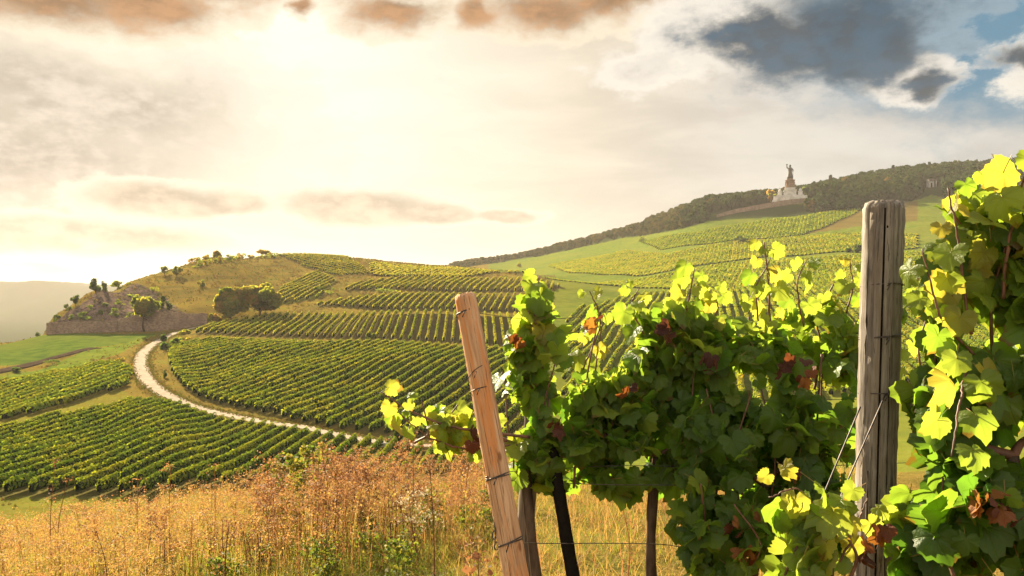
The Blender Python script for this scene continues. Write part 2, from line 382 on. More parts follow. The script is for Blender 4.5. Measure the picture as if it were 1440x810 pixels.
# ------------------------------------------------------------------ the terrain
FAR_L = [(1500, 480), (2500, 450), (3200, 414), (3600, 399), (5000, 402), (7500, 404)]
def far_l(v): return [(1500, 480), (2500, 452), (3200, 418), (3600, v), (5000, 404), (7500, 404)]
def far_r(v0, d0): return [(d0 * 1.5, v0 + 18), (d0 * 2.5, v0 + 60 if v0 < 330 else 400), (7500, 404)]
COLS = [
 (-800, [(85, 716), (140, 612), (215, 528), (300, 483), (330, 500), (500, 575)] + far_l(398)),
 (0,  [(85, 717), (138, 612), (146, 603), (152, 596), (215, 530), (228, 521), (300, 483), (330, 500), (500, 575)] + far_l(396)),
 (58, [(88, 712), (145, 600), (225, 525), (240, 515), (300, 476), (310, 472), (316, 472), (340, 485), (550, 575)] + far_l(398)),
 (72, [(88, 712), (147, 597), (225, 523), (240, 513), (300, 474), (312, 470), (317, 454), (335, 450), (370, 475), (550, 575)] + far_l(399)),
 (100, [(90, 708), (152, 592), (228, 519), (300, 474), (312, 469), (316, 452), (330, 432), (345, 430), (380, 450), (600, 575)] + far_l(400)),
 (140, [(92, 705), (160, 583), (230, 512), (300, 474), (313, 468), (317, 451), (332, 420), (345, 407), (380, 425), (600, 575)] + far_l(402)),
 (190, [(94, 702), (168, 570), (225, 515), (262, 492), (300, 472), (314, 466), (318, 446), (345, 425), (385, 394), (410, 395), (470, 430), (700, 570)] + far_l(404)),
 (240, [(95, 700), (175, 565), (215, 522), (262, 490), (300, 470), (316, 462), (319, 440), (345, 425), (420, 380), (450, 380), (520, 420), (800, 560)] + far_l(405)),
 (300, [(100, 690), (150, 605), (200, 545), (262, 487), (275, 478), (318, 454), (330, 440), (345, 425), (450, 365), (500, 363), (600, 400), (900, 520)] + far_l(406)),
 (400, [(110, 680), (150, 607), (265, 484), (278, 475), (325, 448), (340, 440), (360, 428), (450, 388), (560, 359), (620, 362), (900, 440), (1500, 478), (2500, 452), (3600, 412), (7500, 404)]),
 (480, [(110, 680), (150, 612), (262, 487), (275, 479), (328, 443), (337, 438), (372, 417), (382, 412), (430, 393), (600, 363), (700, 372), (1000, 440), (1500, 470), (2500, 452), (3600, 415), (7500, 404)]),
 (560, [(110, 680), (148, 618), (258, 489), (271, 484), (325, 442), (337, 438), (382, 414), (392, 410), (450, 391), (610, 370), (700, 378), (1000, 420), (1500, 440), (3600, 415), (7500, 404)]),
 (640, [(110, 680), (146, 624), (255, 491), (269, 486), (322, 443), (334, 439), (380, 415), (390, 411), (450, 393), (620, 376), (700, 385), (800, 388), (1000, 379), (1200, 375), (1500, 382), (3600, 412), (7500, 404)]),
 (720, [(110, 680), (145, 630), (255, 493), (268, 488), (320, 445), (332, 441), (380, 417), (390, 413), (450, 396), (560, 382), (600, 383), (660, 392), (750, 387), (1000, 371), (1150, 364), (1500, 372), (3600, 410), (7500, 404)]),
 (800, [(110, 680), (145, 630), (255, 495), (320, 447), (380, 420), (440, 402), (480, 396), (520, 398), (560, 399), (620, 390), (800, 370), (1000, 352), (1120, 345)] + far_r(345, 1120)),
 (880, [(110, 680), (145, 630), (255, 495), (320, 447), (400, 421), (450, 409), (480, 405), (520, 400), (600, 387), (750, 364), (900, 341), (1050, 325)] + far_r(325, 1050)),
 (1000, [(110, 680), (145, 620), (255, 490), (320, 445), (400, 418), (450, 404), (550, 379), (650, 354), (760, 326), (830, 306), (930, 293), (1000, 292)] + far_r(292, 1000)),
 (1110, [(110, 670), (145, 610), (255, 485), (320, 440), (400, 410), (450, 396), (550, 367), (650, 340), (760, 312), (815, 298), (830, 286), (850, 283), (880, 283), (960, 282), (1100, 282)] + far_r(282, 1100)),
 (1250, [(110, 660), (145, 600), (255, 478), (320, 430), (400, 400), (500, 367), (600, 338), (700, 310), (760, 292), (850, 268), (950, 255), (1100, 255)] + far_r(255, 1100)),
 (1440, [(110, 650), (145, 590), (255, 470), (320, 420), (400, 388), (500, 352), (600, 324), (700, 294), (800, 266), (900, 244), (1000, 238), (1200, 240)] + far_r(240, 1200)),
 (1900, [(110, 620), (145, 560), (255, 450), (320, 400), (400, 360), (500, 320), (600, 285), (700, 255), (800, 228), (900, 210), (1000, 205), (1200, 208)] + far_r(208, 1200)),
]
def near_z(x, y):
    x = np.clip(x, -60, 40); yy = np.clip(y, -12, 400)
    z = -1.65 - 0.09 * yy + np.where(x < 0, 0.16, 0.03) * x * np.clip(yy / 6.0, 0.25, 1.0)
    z = z - 0.03 * np.clip(yy - 9.5, 0, 30) ** 2
    return z
def pchip(xs, ys, xq):
    xs = np.asarray(xs, float); ys = np.asarray(ys, float)
    h = np.diff(xs); dl = np.diff(ys) / h
    m = np.zeros(len(xs)); m[0] = dl[0]; m[-1] = dl[-1]
    for i in range(1, len(xs) - 1):
        if dl[i - 1] * dl[i] > 0:
            w1 = 2 * h[i] + h[i - 1]; w2 = h[i] + 2 * h[i - 1]
            m[i] = (w1 + w2) / (w1 / dl[i - 1] + w2 / dl[i])
    xq = np.clip(xq, xs[0], xs[-1]); k = np.clip(np.searchsorted(xs, xq, 'right') - 1, 0, len(xs) - 2)
    s = (xq - xs[k]) / h[k]
    return ((1 + 2 * s) * (1 - s) ** 2) * ys[k] + s * (1 - s) ** 2 * h[k] * m[k] + s * s * (3 - 2 * s) * ys[k + 1] + s * s * (s - 1) * h[k] * m[k + 1]
YG = np.concatenate([np.geomspace(16, 80, 30, endpoint=False), np.linspace(80, 700, 420, endpoint=False), np.geomspace(700, 7500, 150)])
TG = np.linspace(-1.35, 1.05, 700)
def make_table():
    us = np.array([(c[0] - 720) / F_PX for c in COLS])
    Z = []
    for u, pts in COLS:
        t = (u - 720) / F_PX
        p = [(16.0, float(near_z(np.array(t * 16.0), np.array(16.0)))), (45, None)] + [(d, (405 - v) / F_PX * d) for d, v in pts]
        p[1] = (45.0, 0.45 * p[0][1] + 0.55 * p[2][1])
        ds = np.log([a for a, b in p]); zs = [b for a, b in p]
        Z.append(pchip(ds, zs, np.log(YG)))
    Z = np.array(Z)
    T = np.empty((len(TG), len(YG)))
    for j in range(len(YG)): T[:, j] = pchip(us, Z[:, j], TG)
    return T
ZT = make_table()
def zf(x, y, detail=True):
    x = np.asarray(x, float); y = np.asarray(y, float)
    yy = np.clip(y, 16.01, 7499); t = np.clip(x / yy, TG[0], TG[-1] - 1e-6)
    fi = (t - TG[0]) / (TG[1] - TG[0]); i = np.clip(fi.astype(int), 0, len(TG) - 2); a = fi - i
    j = np.clip(np.searchsorted(YG, yy, 'right') - 1, 0, len(YG) - 2); b = (yy - YG[j]) / (YG[j + 1] - YG[j])
    z = (ZT[i, j] * (1 - a) + ZT[i + 1, j] * a) * (1 - b) + (ZT[i, j + 1] * (1 - a) + ZT[i + 1, j + 1] * a) * b
    s = np.clip((y - 11.0) / 8.0, 0, 1); s = s * s * (3 - 2 * s)
    z = near_z(x, y) * (1 - s) + z * s
    if detail:
        amp = np.clip((y - 60) / 200, 0, 1) * 0.25
        z = z + amp * (np.sin(x * .11 + 1.3 * np.sin(y * .07)) + np.sin(y * .13 + 1.7 * np.sin(x * .05)))
        far = np.clip((y - 2300) / 900, 0, 1)
        z = z + far * 9 * (np.sin(x * .011) + np.sin(x * .027 + y * .004) * .5 + np.sin(x * .06) * .22)
        z = z + np.clip((12 - np.abs(y)) / 6, 0, 1) * 0.03 * (np.sin(x * 3.1 + np.sin(y * 2.3)) + np.sin(y * 3.7 + 2 * np.sin(x * 1.7)))
    return z
def at(u, v, dmin=70.0, dmax=1300.0):
    """the nearest point of the ground seen past dmin along the view to (u, v)"""
    t = np.clip((u - 720) / F_PX, -1.3, 1.0)
    ds = np.linspace(dmin, dmax, 4000); vv = 405 - F_PX * zf(t * ds, ds, False) / ds
    k = np.nonzero(vv <= v)[0]
    d = ds[k[0]] if len(k) else ds[np.argmin(vv)]
    return np.array([t * d, d])
def inside(px, py, poly):
    r = np.zeros(px.shape, bool); n = len(poly)
    for i in range(n):
        x1, y1 = poly[i]; x2, y2 = poly[(i + 1) % n]
        c = ((y1 > py) != (y2 > py)) & (px < (x2 - x1) * (py - y1) / ((y2 - y1) if y2 != y1 else 1e-9) + x1)
        r ^= c
    return r

FIELDS = {
 'A': [(-420, 716), (-420, 630), (0, 612), (90, 592), (180, 569), (232, 570), (290, 590), (360, 602), (430, 613), (500, 623), (650, 636), (650, 670), (430, 676), (200, 700)],
 'B': [(-420, 600), (-420, 548), (0, 543), (90, 524), (160, 511), (186, 522), (180, 545), (120, 563), (40, 585), (0, 594)],
 'D': [(238, 489), (300, 480), (420, 484), (540, 487), (640, 492), (760, 496), (760, 628), (640, 616), (540, 614), (470, 606), (400, 592), (330, 575), (280, 560), (248, 540), (236, 515)],
 'E': [(264, 473), (310, 456), (380, 445), (480, 443), (600, 442), (760, 445), (760, 486), (640, 482), (540, 479), (420, 474), (330, 474)],
 'F': [(432, 433), (490, 421), (560, 415), (760, 418), (760, 438), (640, 437), (540, 436)],
 'G': [(478, 410), (505, 399), (560, 392), (760, 396), (790, 405), (760, 413), (640, 410), (560, 409)],
 'H': [(388, 361), (480, 362), (522, 386), (478, 391), (425, 375)],
 'I': [(384, 429), (400, 402), (446, 383), (472, 395), (452, 418)],
 'J': [(524, 387), (520, 371), (640, 378), (720, 384), (770, 392), (640, 391)],
 'K': [(745, 390), (900, 393), (1010, 372), (1090, 366), (1300, 355), (1300, 398), (1000, 412), (880, 404)],
 'L': [(770, 374), (880, 352), (940, 358), (1060, 338), (1180, 328), (1290, 330), (1290, 350), (1080, 362), (900, 388), (800, 384)],
 'N': [(900, 340), (980, 328), (1110, 306), (1215, 291), (1200, 302), (1130, 331), (1000, 343), (930, 352)],
 'C': [(-60, 520), (-60, 500), (0, 485), (55, 472), (190, 470), (225, 469), (140, 488), (40, 512)],
 'S': [(-60, 545), (0, 530), (120, 495), (225, 468), (262, 462), (240, 470), (205, 485), (150, 503), (60, 527), (0, 540)],
 'R': [(62, 458), (80, 450), (105, 432), (140, 408), (190, 398), (235, 420), (255, 440), (290, 442), (290, 456), (190, 468), (70, 470)],
 'Q': [(1130, 330), (1215, 292), (1290, 283), (1290, 310), (1210, 318)],
}
WF = {k: [tuple(at(u, v)) for u, v in p] for k, p in FIELDS.items()}
WF['W'] = [(.06 * 150, 150), (.5 * 190, 190), (.75 * 300, 300), (.6 * 440, 440), (.16 * 430, 430), (.07 * 330, 330)]
PATH_UV = [(760, 640), (700, 634), (640, 628), (590, 627), (540, 624), (480, 615), (430, 604), (380, 597), (330, 588), (295, 579), (265, 569), (236, 557), (214, 543), (202, 527), (198, 510), (204, 494), (220, 481), (243, 471), (268, 463), (300, 455.5)]
PATH_W = np.array([at(u, v) for u, v in PATH_UV])
def smooth_line(p, n=12):
    p = np.asarray(p, float); k = np.arange(len(p)); q = np.linspace(0, len(p) - 1, len(p) * n)
    return np.stack([pchip(k, p[:, i], q) for i in range(p.shape[1])], 1)
PATH_L = smooth_line(PATH_W)
def path_dist(x, y):
    d = np.full(x.shape, 1e9)
    for p in PATH_L[::4]: d = np.minimum(d, np.hypot(x - p[0], y - p[1]))
    return d

def ground_mat():
    m, t, o = mat_new('ground')
    p = t.new('ShaderNodeBsdfPrincipled'); p.inputs['Roughness'].default_value = 1.0; p.inputs['Specular IOR Level'].default_value = 0.0
    t.l.new(p.outputs[0], o.inputs[0])
    g = t.new('ShaderNodeNewGeometry'); pos = g.outputs['Position']
    nL = t.noise(pos, 0.018, 4, 0.6); nK = t.noise(t.vm('MULTIPLY', pos, (.5, .5, 4)), 0.09, 6, 0.65); nM = t.noise(pos, 0.25, 5, 0.6); nS = t.noise(pos, 2.2, 6, 0.7); nT = t.noise(pos, 18, 4, 0.7)
    green = t.mix(t.ss(nM, 0.3, 0.7), (0.055, 0.10, 0.014), (0.12, 0.16, 0.02))
    green = t.mix(t.ss(nL, 0.4, 0.65, 0, 0.5), green, (0.15, 0.15, 0.022))
    dry = t.mix(t.ss(nS, 0.3, 0.7), (0.12, 0.07, 0.018), (0.27, 0.155, 0.03))  # dry grass, tinted more orange to stand in for golden glow
    dry = t.mix(t.ss(nM, 0.45, 0.72, 0, 0.55), dry, (0.12, 0.105, 0.025))
    soil = t.mix(t.ss(nS, 0.3, 0.7), (0.06, 0.042, 0.022), (0.12, 0.08, 0.04))
    rock = t.mix(t.ss(t.noise(pos, 0.5, 7, 0.7), 0.35, 0.6), (0.03, 0.022, 0.018), (0.16, 0.105, 0.08))
    rock = t.mix(t.ss(nM, 0.5, 0.66, 0, 0.7), rock, (0.05, 0.06, 0.018))
    wood_shade = t.mix(nM, (0.02, 0.03, 0.012), (0.04, 0.05, 0.015))
    dry = t.mix(t.ss(nK, 0.4, 0.6, 0.65, 0.0), dry, (0.075, 0.05, 0.016)); dry = t.mix(t.ss(nK, 0.55, 0.68, 0.0, 0.6), dry, (0.12, 0.13, 0.02))
    jit = t.m('MULTIPLY', t.m('SUBTRACT', nS, 0.5), 0.5)
    c = t.mix(t.m('ADD', t.attr('dry'), jit, clamp=True), green, dry)
    c = t.mix(t.m('ADD', t.attr('soil'), t.m('MULTIPLY', jit, t.attr('soil')), clamp=True), c, soil)
    c = t.mix(t.attr('rock'), c, rock); c = t.mix(t.attr('wood'), c, wood_shade)
    c = t.mix(t.ss(nT, 0.3, 0.5, 0.45, 0.0), c, t.mix(1.0, c, (0.5, 0.5, 0.5), 'MULTIPLY'))
    t.l.new(c, p.inputs['Base Color'])
    b = t.new('ShaderNodeBump'); b.inputs['Strength'].default_value = 0.6; b.inputs['Distance'].default_value = 0.12
    t.l.new(t.m('ADD', nS, t.m('MULTIPLY', nT, 0.4)), b.inputs['Height']); t.l.new(b.outputs[0], p.inputs['Normal'])
    return m

FOREST_LOW = [(600, 384), (655, 376), (720, 366), (800, 352), (880, 334), (930, 327), (960, 323), (1010, 309), (1060, 307), (1110, 304), (1150, 301), (1230, 293), (1280, 284), (1310, 274), (1350, 285), (1440, 290), (1700, 280)]
FL_T = [(u - 720) / F_PX for u, v in FOREST_LOW]; FL_D = [at(u, v, 500)[1] for u, v in FOREST_LOW]
CREST_U = [600, 655, 720, 800, 880, 930, 1000, 1110, 1250, 1440, 1700]
CREST_D = [1230, 1200, 1160, 1130, 1060, 1010, 960, 930, 975, 1000, 1000]
MON = np.array([(1111 - 720) / F_PX * 850, 850.0])

def build_terrain():
    th = np.radians(np.concatenate([np.linspace(-180, -52, 44, endpoint=False), np.linspace(-52, 40, 760, endpoint=False), np.linspace(40, 180, 46, endpoint=False)]))
    r = np.concatenate([[0.4], np.geomspace(1, 14, 60, endpoint=False), np.geomspace(14, 80, 40, endpoint=False), np.linspace(80, 520, 300, endpoint=False), np.geomspace(520, 1300, 130, endpoint=False), np.geomspace(1300, 7300, 70)])
    TH, RR = np.meshgrid(th, r, indexing='ij'); X = (RR * np.sin(TH)).ravel(); Y = (RR * np.cos(TH)).ravel()
    Z = zf(X, Y); nt, nr = len(th), len(r)
    ab = inside(X, Y, WF['R']); Z = Z + ab * (rng.normal(size=len(X)) * 0.5 + np.sin(X * .5) * np.sin(Y * .6 + X * .21) * 0.9) * 0.3
    i = np.arange(nt)[:, None]; j = np.arange(nr - 1)[None]; i2 = (i + 1) % nt
    Q = np.stack([i * nr + j, i * nr + j + 1, i2 * nr + j + 1, i2 * nr + j], -1).reshape(-1, 4)
    C = len(X)
    A = Acc(); A.add(np.stack([X, Y, Z], 1), [Q]); A.add([[0, 0, float(zf(np.array(0.), np.array(0.)))]], [np.array([[C, a * nr, ((a + 1) % nt) * nr] for a in range(nt)]) - C])
    me = A.mesh('ground', ground_mat())
    t = X / np.maximum(Y, 1); n = C + 1
    dry = np.full(n, 0.8); soil = np.zeros(n); rock = np.zeros(n); wood_shade = np.zeros(n)
    d = dry[:C]; s = soil[:C]; k = rock[:C]; w = wood_shade[:C]
    front = Y > 60
    s[(Y < 17) & (t > -.12)] = .3; s[Y < 4] = .3
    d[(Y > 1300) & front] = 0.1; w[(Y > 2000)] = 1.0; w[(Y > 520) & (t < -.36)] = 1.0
    mid = (t > .03) & (Y > 60) & (Y < 520); d[mid] = .2
    right = (t > -0.03) & (Y > 520) & (Y < 1300); d[right] = 0.12
    d[(Y > 80) & (Y < 230) & (t < -0.46)] = 0.5
    for key, dv, sv in (('A', .35, .55), ('B', .35, .4), ('D', .45, .6), ('E', .5, .6), ('F', .5, .55), ('G', .55, .5), ('H', .75, .4), ('I', .3, .1), ('J', .7, .2), ('K', .15, .0), ('L', .18, .0), ('N', .08, .0), ('C', -.4, .0), ('S', .12, .0), ('Q', .7, .45)):
        q = inside(X, Y, WF[key]); d[q] = dv; s[q] = sv
    w[inside(X, Y, WF['C'])] = .35  # turf darkened with the forest floor tone to paint in shade
    k[ab] = 1
    fl = np.interp(t, FL_T, FL_D); cr = np.interp(t, [(u - 720) / F_PX for u in CREST_U], CREST_D)
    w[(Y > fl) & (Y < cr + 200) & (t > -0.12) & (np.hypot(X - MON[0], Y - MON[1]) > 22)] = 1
    pd = path_dist(X, Y); q = (pd < 7) & front; d[q] = 0.75; s[q] = .15
    # dark track between the terraces, seen below the grass bank
    for nm, arr in (('dry', dry), ('soil', soil), ('rock', rock), ('wood', wood_shade)):
        a = me.attributes.new(nm, 'FLOAT', 'POINT'); a.data.foreach_set('value', arr.astype(np.float32))
    tag(link('ground', me), kind='structure')
build_terrain()

def ribbon(name, line, w, h, mat, kind='structure'):
    tg = np.gradient(line, axis=0); nn = unit(np.stack([-tg[:, 1], tg[:, 0]], 1))
    V = []
    for k, o in enumerate((-1, -.5, 0, .5, 1)):
        q = line + nn * o * w / 2 * (1 + 0.03 * np.sin(np.arange(len(line)) * .21 + o))[:, None]
        V.append(np.stack([q[:, 0], q[:, 1], zf(q[:, 0], q[:, 1]) * .4 + zf(line[:, 0], line[:, 1]) * .6 + h], 1))
    # skirts so that the sheet meets the ground
    V = [V[0] - [0, 0, h + .5]] + V + [V[-1] - [0, 0, h + .5]]
    n = len(line); V = np.concatenate(V); i = np.arange(6)[:, None] * n; j = np.arange(n - 1)[None]
    Q = np.stack([i + j, i + n + j, i + n + j + 1, i + j + 1], -1).reshape(-1, 4)
    return tag(link(name, Acc().add(V, Q).mesh(name, mat)), kind=kind)
ribbon('path', PATH_L, 3.9, 0.25, M['gravel'])
trk = smooth_line([at(u, v) for u, v in [(-60, 537), (0, 523), (50, 511), (95, 500), (135, 490)]])
M['track_soil'] = plain('track_soil', (0.05, 0.035, 0.024), 0.95, 0.3, 0.4, 0.2)
ribbon('track', trk, 5.0, 0.12, M['track_soil'])

# ------------------------------------------------------------------ haze: the air over the valley
def build_haze():
    V, F = box((0, 0, 0), (2, 2, 2)); lo = np.array([-7600, -7600, -150]); hi = np.array([7600, 7600, 205])
    V = lo + (V + 1) / 2 * (hi - lo)
    m, t, o = mat_new('haze')
    v = t.new('ShaderNodeVolumePrincipled'); v.inputs['Density'].default_value = 0.00008
    v.inputs['Color'].default_value = (1.0, 0.90, 0.82, 1); v.inputs['Anisotropy'].default_value = 0.15
    t.l.new(v.outputs[0], o.inputs['Volume'])
    tag(link('haze', Acc().add(V, F).mesh('haze', m, False)), kind='stuff')
build_haze()

# ------------------------------------------------------------------ vine rows on the slopes
def clip_line(poly, p0, dr):
    """pieces of the line p0 + s*dr inside the polygon"""
    ss = []
    n = len(poly); nx = np.array([-dr[1], dr[0]])
    for i in range(n):
        a = np.array(poly[i]); b = np.array(poly[(i + 1) % n])
        da = np.dot(a - p0, nx); db = np.dot(b - p0, nx)
        if (da > 0) != (db > 0):
            q = a + (b - a) * da / (da - db); ss.append(np.dot(q - p0, dr))
    ss.sort(); return list(zip(ss[::2], ss[1::2]))

def row_geo(A, p, q, h, w, k, size, tone0, gapn):
    L = np.linalg.norm(q - p); n = max(3, int(L / 1.6)); dr = (q - p) / L; nx = np.array([-dr[1], dr[0]])
    s = np.linspace(0, 1, n)[:, None]; c = p + (q - p) * s
    ph = rng.uniform(0, 99); hh = h * (1 + 0.05 * np.sin(np.arange(n) * .6 + ph) + rng.normal(size=n) * 0.03); hh[0] *= .8; hh[-1] *= .8
    V = []
    for o, z in ((-.36, .28), (-.46, .62), (-.2, .88), (.2, .88), (.46, .62), (.36, .28)):
        x = c + nx * (o * w * (1 + rng.normal(size=n) * .08))[:, None]
        V.append(np.stack([x[:, 0], x[:, 1], zf(x[:, 0], x[:, 1]) + hh * z], 1))
    V = np.concatenate(V); i = np.arange(6)[:, None] * n; i2 = (np.arange(6)[:, None] + 1) % 6 * n; j = np.arange(n - 1)[None]
    Q = np.stack([i + j, i + j + 1, i2 + j + 1, i2 + j], -1).reshape(-1, 4)
    A.add(V, [Q], tone=0.0, mat=1)
    m = int(L * k); a = rng.uniform(0, L, m)
    keep = np.sin(a * 0.9 + ph) * np.sin(a * 0.37 + ph * 2) < gapn; a = a[keep]; m = len(a)
    th = rng.uniform(-0.35, np.pi + 0.35, m); rr = np.clip(rng.normal(1.0, .09, m), .6, 1.35)
    off = np.cos(th) * w * .56 * rr; zz = h * (0.55 + .5 * np.sin(th) * rr)
    wob = 0.05 * np.sin(a * .5 + ph)
    x = p + a[:, None] * dr + nx * (off + wob)[:, None]
    pos = np.stack([x[:, 0], x[:, 1], zf(x[:, 0], x[:, 1]) + zz], 1)
    nr = np.stack([nx[0] * np.cos(th), nx[1] * np.cos(th), np.sin(th)], 1) + rng.normal(size=(m, 3)) * .32
    V, F = quads(pos, size * rng.uniform(.6, 1.25, m), nr)
    tn = np.clip(tone0 + 0.14 * np.sin(a * .23 + ph) + rng.normal(size=m) * .14 + .1 * np.sin(th), 0, 1)
    A.add(V, F, np.repeat(tn, 4))

def field_rows(key, direction, spacing, label, group, h=1.9, w=.8, k=22, size=.3, tone=.45, gap=.8, stuff=False, name='vine_row', mat=None):
    poly = [np.array(p) for p in WF[key]]; dr = unit(np.array(direction, float)); nx = np.array([-dr[1], dr[0]])
    pr = [np.dot(p, nx) for p in poly]; A = None; cnt = 0
    SA = Acc() if stuff else None
    for c in np.arange(min(pr) + spacing * .5, max(pr), spacing):
        for s0, s1 in clip_line(poly, nx * c, dr):
            if s1 - s0 < 5: continue
            p = nx * c + dr * (s0 + rng.uniform(0, 1.2)); q = nx * c + dr * (s1 - rng.uniform(0, 1.2))
            t0 = tone + rng.normal() * .05
            if stuff: row_geo(SA, p, q, h, w, k, size, t0, gap); cnt += 1; continue
            A = Acc(); row_geo(A, p, q, h, w, k, size, t0, gap)
            mid = (p + q) / 2; org = (mid[0], mid[1], float(zf(mid[0], mid[1])))
            tag(link(name, A.mesh(name, [mat or M['row_leaf'], M['row_core']], False, org), None, org), label, 'vine row', group); cnt += 1
    if stuff: tag(link('vine_rows', SA.mesh('vine_rows', [M['row_leaf'], M['row_core']], False)), kind='stuff')
    print('FIELD', key, cnt)

def along(a, b): return tuple(at(*b) - at(*a))
field_rows('A', along((107, 708), (357, 601)), 2.4, 'green vine row in the lower left field under the white path', 'vine rows in the lower left field', k=54, size=.19, tone=.5, h=1.85, w=.6)
field_rows('B', along((107, 708), (357, 601)), 2.6, 'bushy green vine row in the small field left of the path bend', 'vine rows left of the path bend', k=30, size=.32, tone=.55, h=1.7, w=1.2)
field_rows('D', along((350, 574), (560, 490)), 3.1, 'dense green vine row in the large field inside the path bend', 'vine rows in the large middle field', k=36, size=.23, tone=.6, w=.7, h=2.05)
field_rows('E', (-.05, 1), 3.0, 'vine row in the straight terrace just above the large middle field', 'vine rows on the second terrace', k=24, size=.30, tone=.76, w=.75)
field_rows('F', (.09, 1), 3.2, 'sunlit vine row on the third terrace up the hill', 'vine rows on the third terrace', k=16, size=.4, tone=.82)
field_rows('G', (.09, 1), 3.4, 'golden lit vine row on the terrace below the hilltop', 'vine rows on the upper terrace', k=14, size=.45, tone=.87)
_a, _b = at(405, 363), at(500, 386)
field_rows('H', tuple(_b - _a), 4.2, 'vine row slanting down from the very top of the hill', 'vine rows on the hilltop', k=10, size=.5, tone=.85)
field_rows('I', (.1, 1), 3.6, 'yellow green vine row in the small patch right of the two big trees', 'vine rows in the yellow patch', k=14, size=.45, tone=.85)  # sunlit patch: the sun on it is put into the yellow tone
SA_rows = [('J', (.12, 1), 3.6, 1.4, .93), ('W', (.25, 1), 3.2, 1.7, .58), ('K', (.35, 1), 3.0, 1.0, .6), ('L', (.3, 1), 3.0, 1.0, .68), ('N', (.4, 1), 3.2, 1.0, .48)]
def stuff_rows():
    A = Acc()
    for key, dr, sp, h, tone in SA_rows:
        poly = [np.array(p) for p in WF[key]]; dr = unit(np.array(dr, float)); nx = np.array([-dr[1], dr[0]]); pr = [np.dot(p, nx) for p in poly]
        for c in np.arange(min(pr) + sp * .5, max(pr), sp):
            for s0, s1 in clip_line(poly, nx * c, dr):
                if s1 - s0 > 8: row_geo(A, nx * c + dr * s0, nx * c + dr * s1, h, 1.1 if key == 'W' else 2.0, 12 if key == 'W' else 5, .42 if key == 'W' else .7, tone + rng.normal() * .06, .9)
    tag(link('vine_rows', A.mesh('vine_rows', [M['row_leaf'], M['row_core']], False)), 'faint vine rows covering the far green slopes below the monument', 'vine rows', kind='stuff')
stuff_rows()

# ------------------------------------------------------------------ trees, bushes, forest
def crown_geo(A, h, rx, base, n, size, tone, clumps=9, flat=1.0, seed=0, cone=False, spread=.1):
    g = np.random.default_rng(seed)
    if cone:
        z = g.uniform(0, 1, n) ** 0.8; rr = rx * (1 - z) * (0.55 + .45 * np.abs(np.sin(z * 22))) * np.sqrt(g.uniform(.25, 1, n)); a = g.uniform(0, 6.283, n)
        pos = np.stack([rr * np.cos(a), rr * np.sin(a), base + z * (h - base)], 1); tn = tone + g.normal(size=n) * .08
    else:
        ch = h - base; cc = []
        while len(cc) < clumps:
            q = g.uniform(-1, 1, 3)
            if .25 < np.linalg.norm(q) < .95: cc.append(q)
        cc = np.array(cc) * .78; cr = g.uniform(.18, .36, clumps); ctn = g.normal(size=clumps) * .1
        k = g.integers(0, clumps, n); v = g.normal(size=(n, 3)); v = unit(v) * np.cbrt(g.uniform(.25, 1.15, n))[:, None]
        q = cc[k] + v * cr[k][:, None]; lo = q[:, 2] < -.75; q[lo, 2] = -.75
        pos = np.stack([q[:, 0] * rx, q[:, 1] * rx, base + ch / 2 + q[:, 2] * ch / 2 * flat], 1); tn = tone + ctn[k] + g.normal(size=n) * .08
    V, F = quads(pos, size * g.uniform(.6, 1.3, n), pos - np.array([0, 0, base + (h - base) * .4]) + g.normal(size=(n, 3)) * rx * .5)
    A.add(V, F, np.repeat(np.clip(tn, 0, 1), 4))

def trunk_geo(A, h, base, r, rx, seed=0, limbs=6):
    g = np.random.default_rng(seed + 50)
    z = np.linspace(-.6, base + (h - base) * .6, 7); x = np.cumsum(g.normal(size=7)) * h * .012
    pts = np.stack([x, x * .6, z], 1); A.add(*tube(pts, np.linspace(r, r * .3, 7), 7))
    for i in range(limbs):
        a = i * 2.4 + g.uniform(0, 1); z0 = base * g.uniform(.65, 1.0) + (h - base) * g.uniform(0, .3); rr = rx * g.uniform(.4, .75)
        e = np.array([math.cos(a) * rr, math.sin(a) * rr, z0 + (h - base) * g.uniform(.2, .45)]); s = np.array([0, 0, z0])
        m = (s + e) / 2 + [0, 0, -.06 * h]
        A.add(*tube([s, m, e], [r * .5, r * .32, r * .12], 5))

TREE_MESH = {}
def tree(kind, pos, h, rx, label, cat='tree', base=.10, n=900, tone=.4, group=None, seed=None, cone=False, clumps=9, limbs=6, size=None):
    seed = seed if seed is not None else rng.integers(1, 9999)
    z = float(zf(pos[0], pos[1]))
    o = empty(kind, (pos[0], pos[1], z), label, cat, group)
    B = Acc(); trunk_geo(B, h, h * base, h * .028 + .04, rx, seed, 0 if cone else limbs); link('trunk', B.mesh('trunk', M['tree_bark']), o)
    A = Acc(); crown_geo(A, h, rx, h * base, n, size or max(.12, .085 * h), tone, clumps, seed=seed, cone=cone); link('crown', A.mesh('crown', M['wood_leaf' if cone else 'tree_leaf'], False), o)
    return o
def bush(pos, h, rx, label, n=450, tone=.4, clumps=6, group=None, cat='bush'):
    z = float(zf(pos[0], pos[1])); A = Acc(); crown_geo(A, h, rx, -h * .35, n, max(.1, .10 * h), tone, clumps, seed=rng.integers(1, 9999))
    for k in range(4):
        a = k * 1.6; A.add(*tube([[0, 0, -.3], [math.cos(a) * rx * .3, math.sin(a) * rx * .3, h * .5]], [.08, .03], 4), tone=0.0)
    return tag(link('bush', A.mesh('bush', M['tree_leaf'], False), None, (pos[0], pos[1], z)), label, cat, group)
def px(d, n): return n / F_PX * d

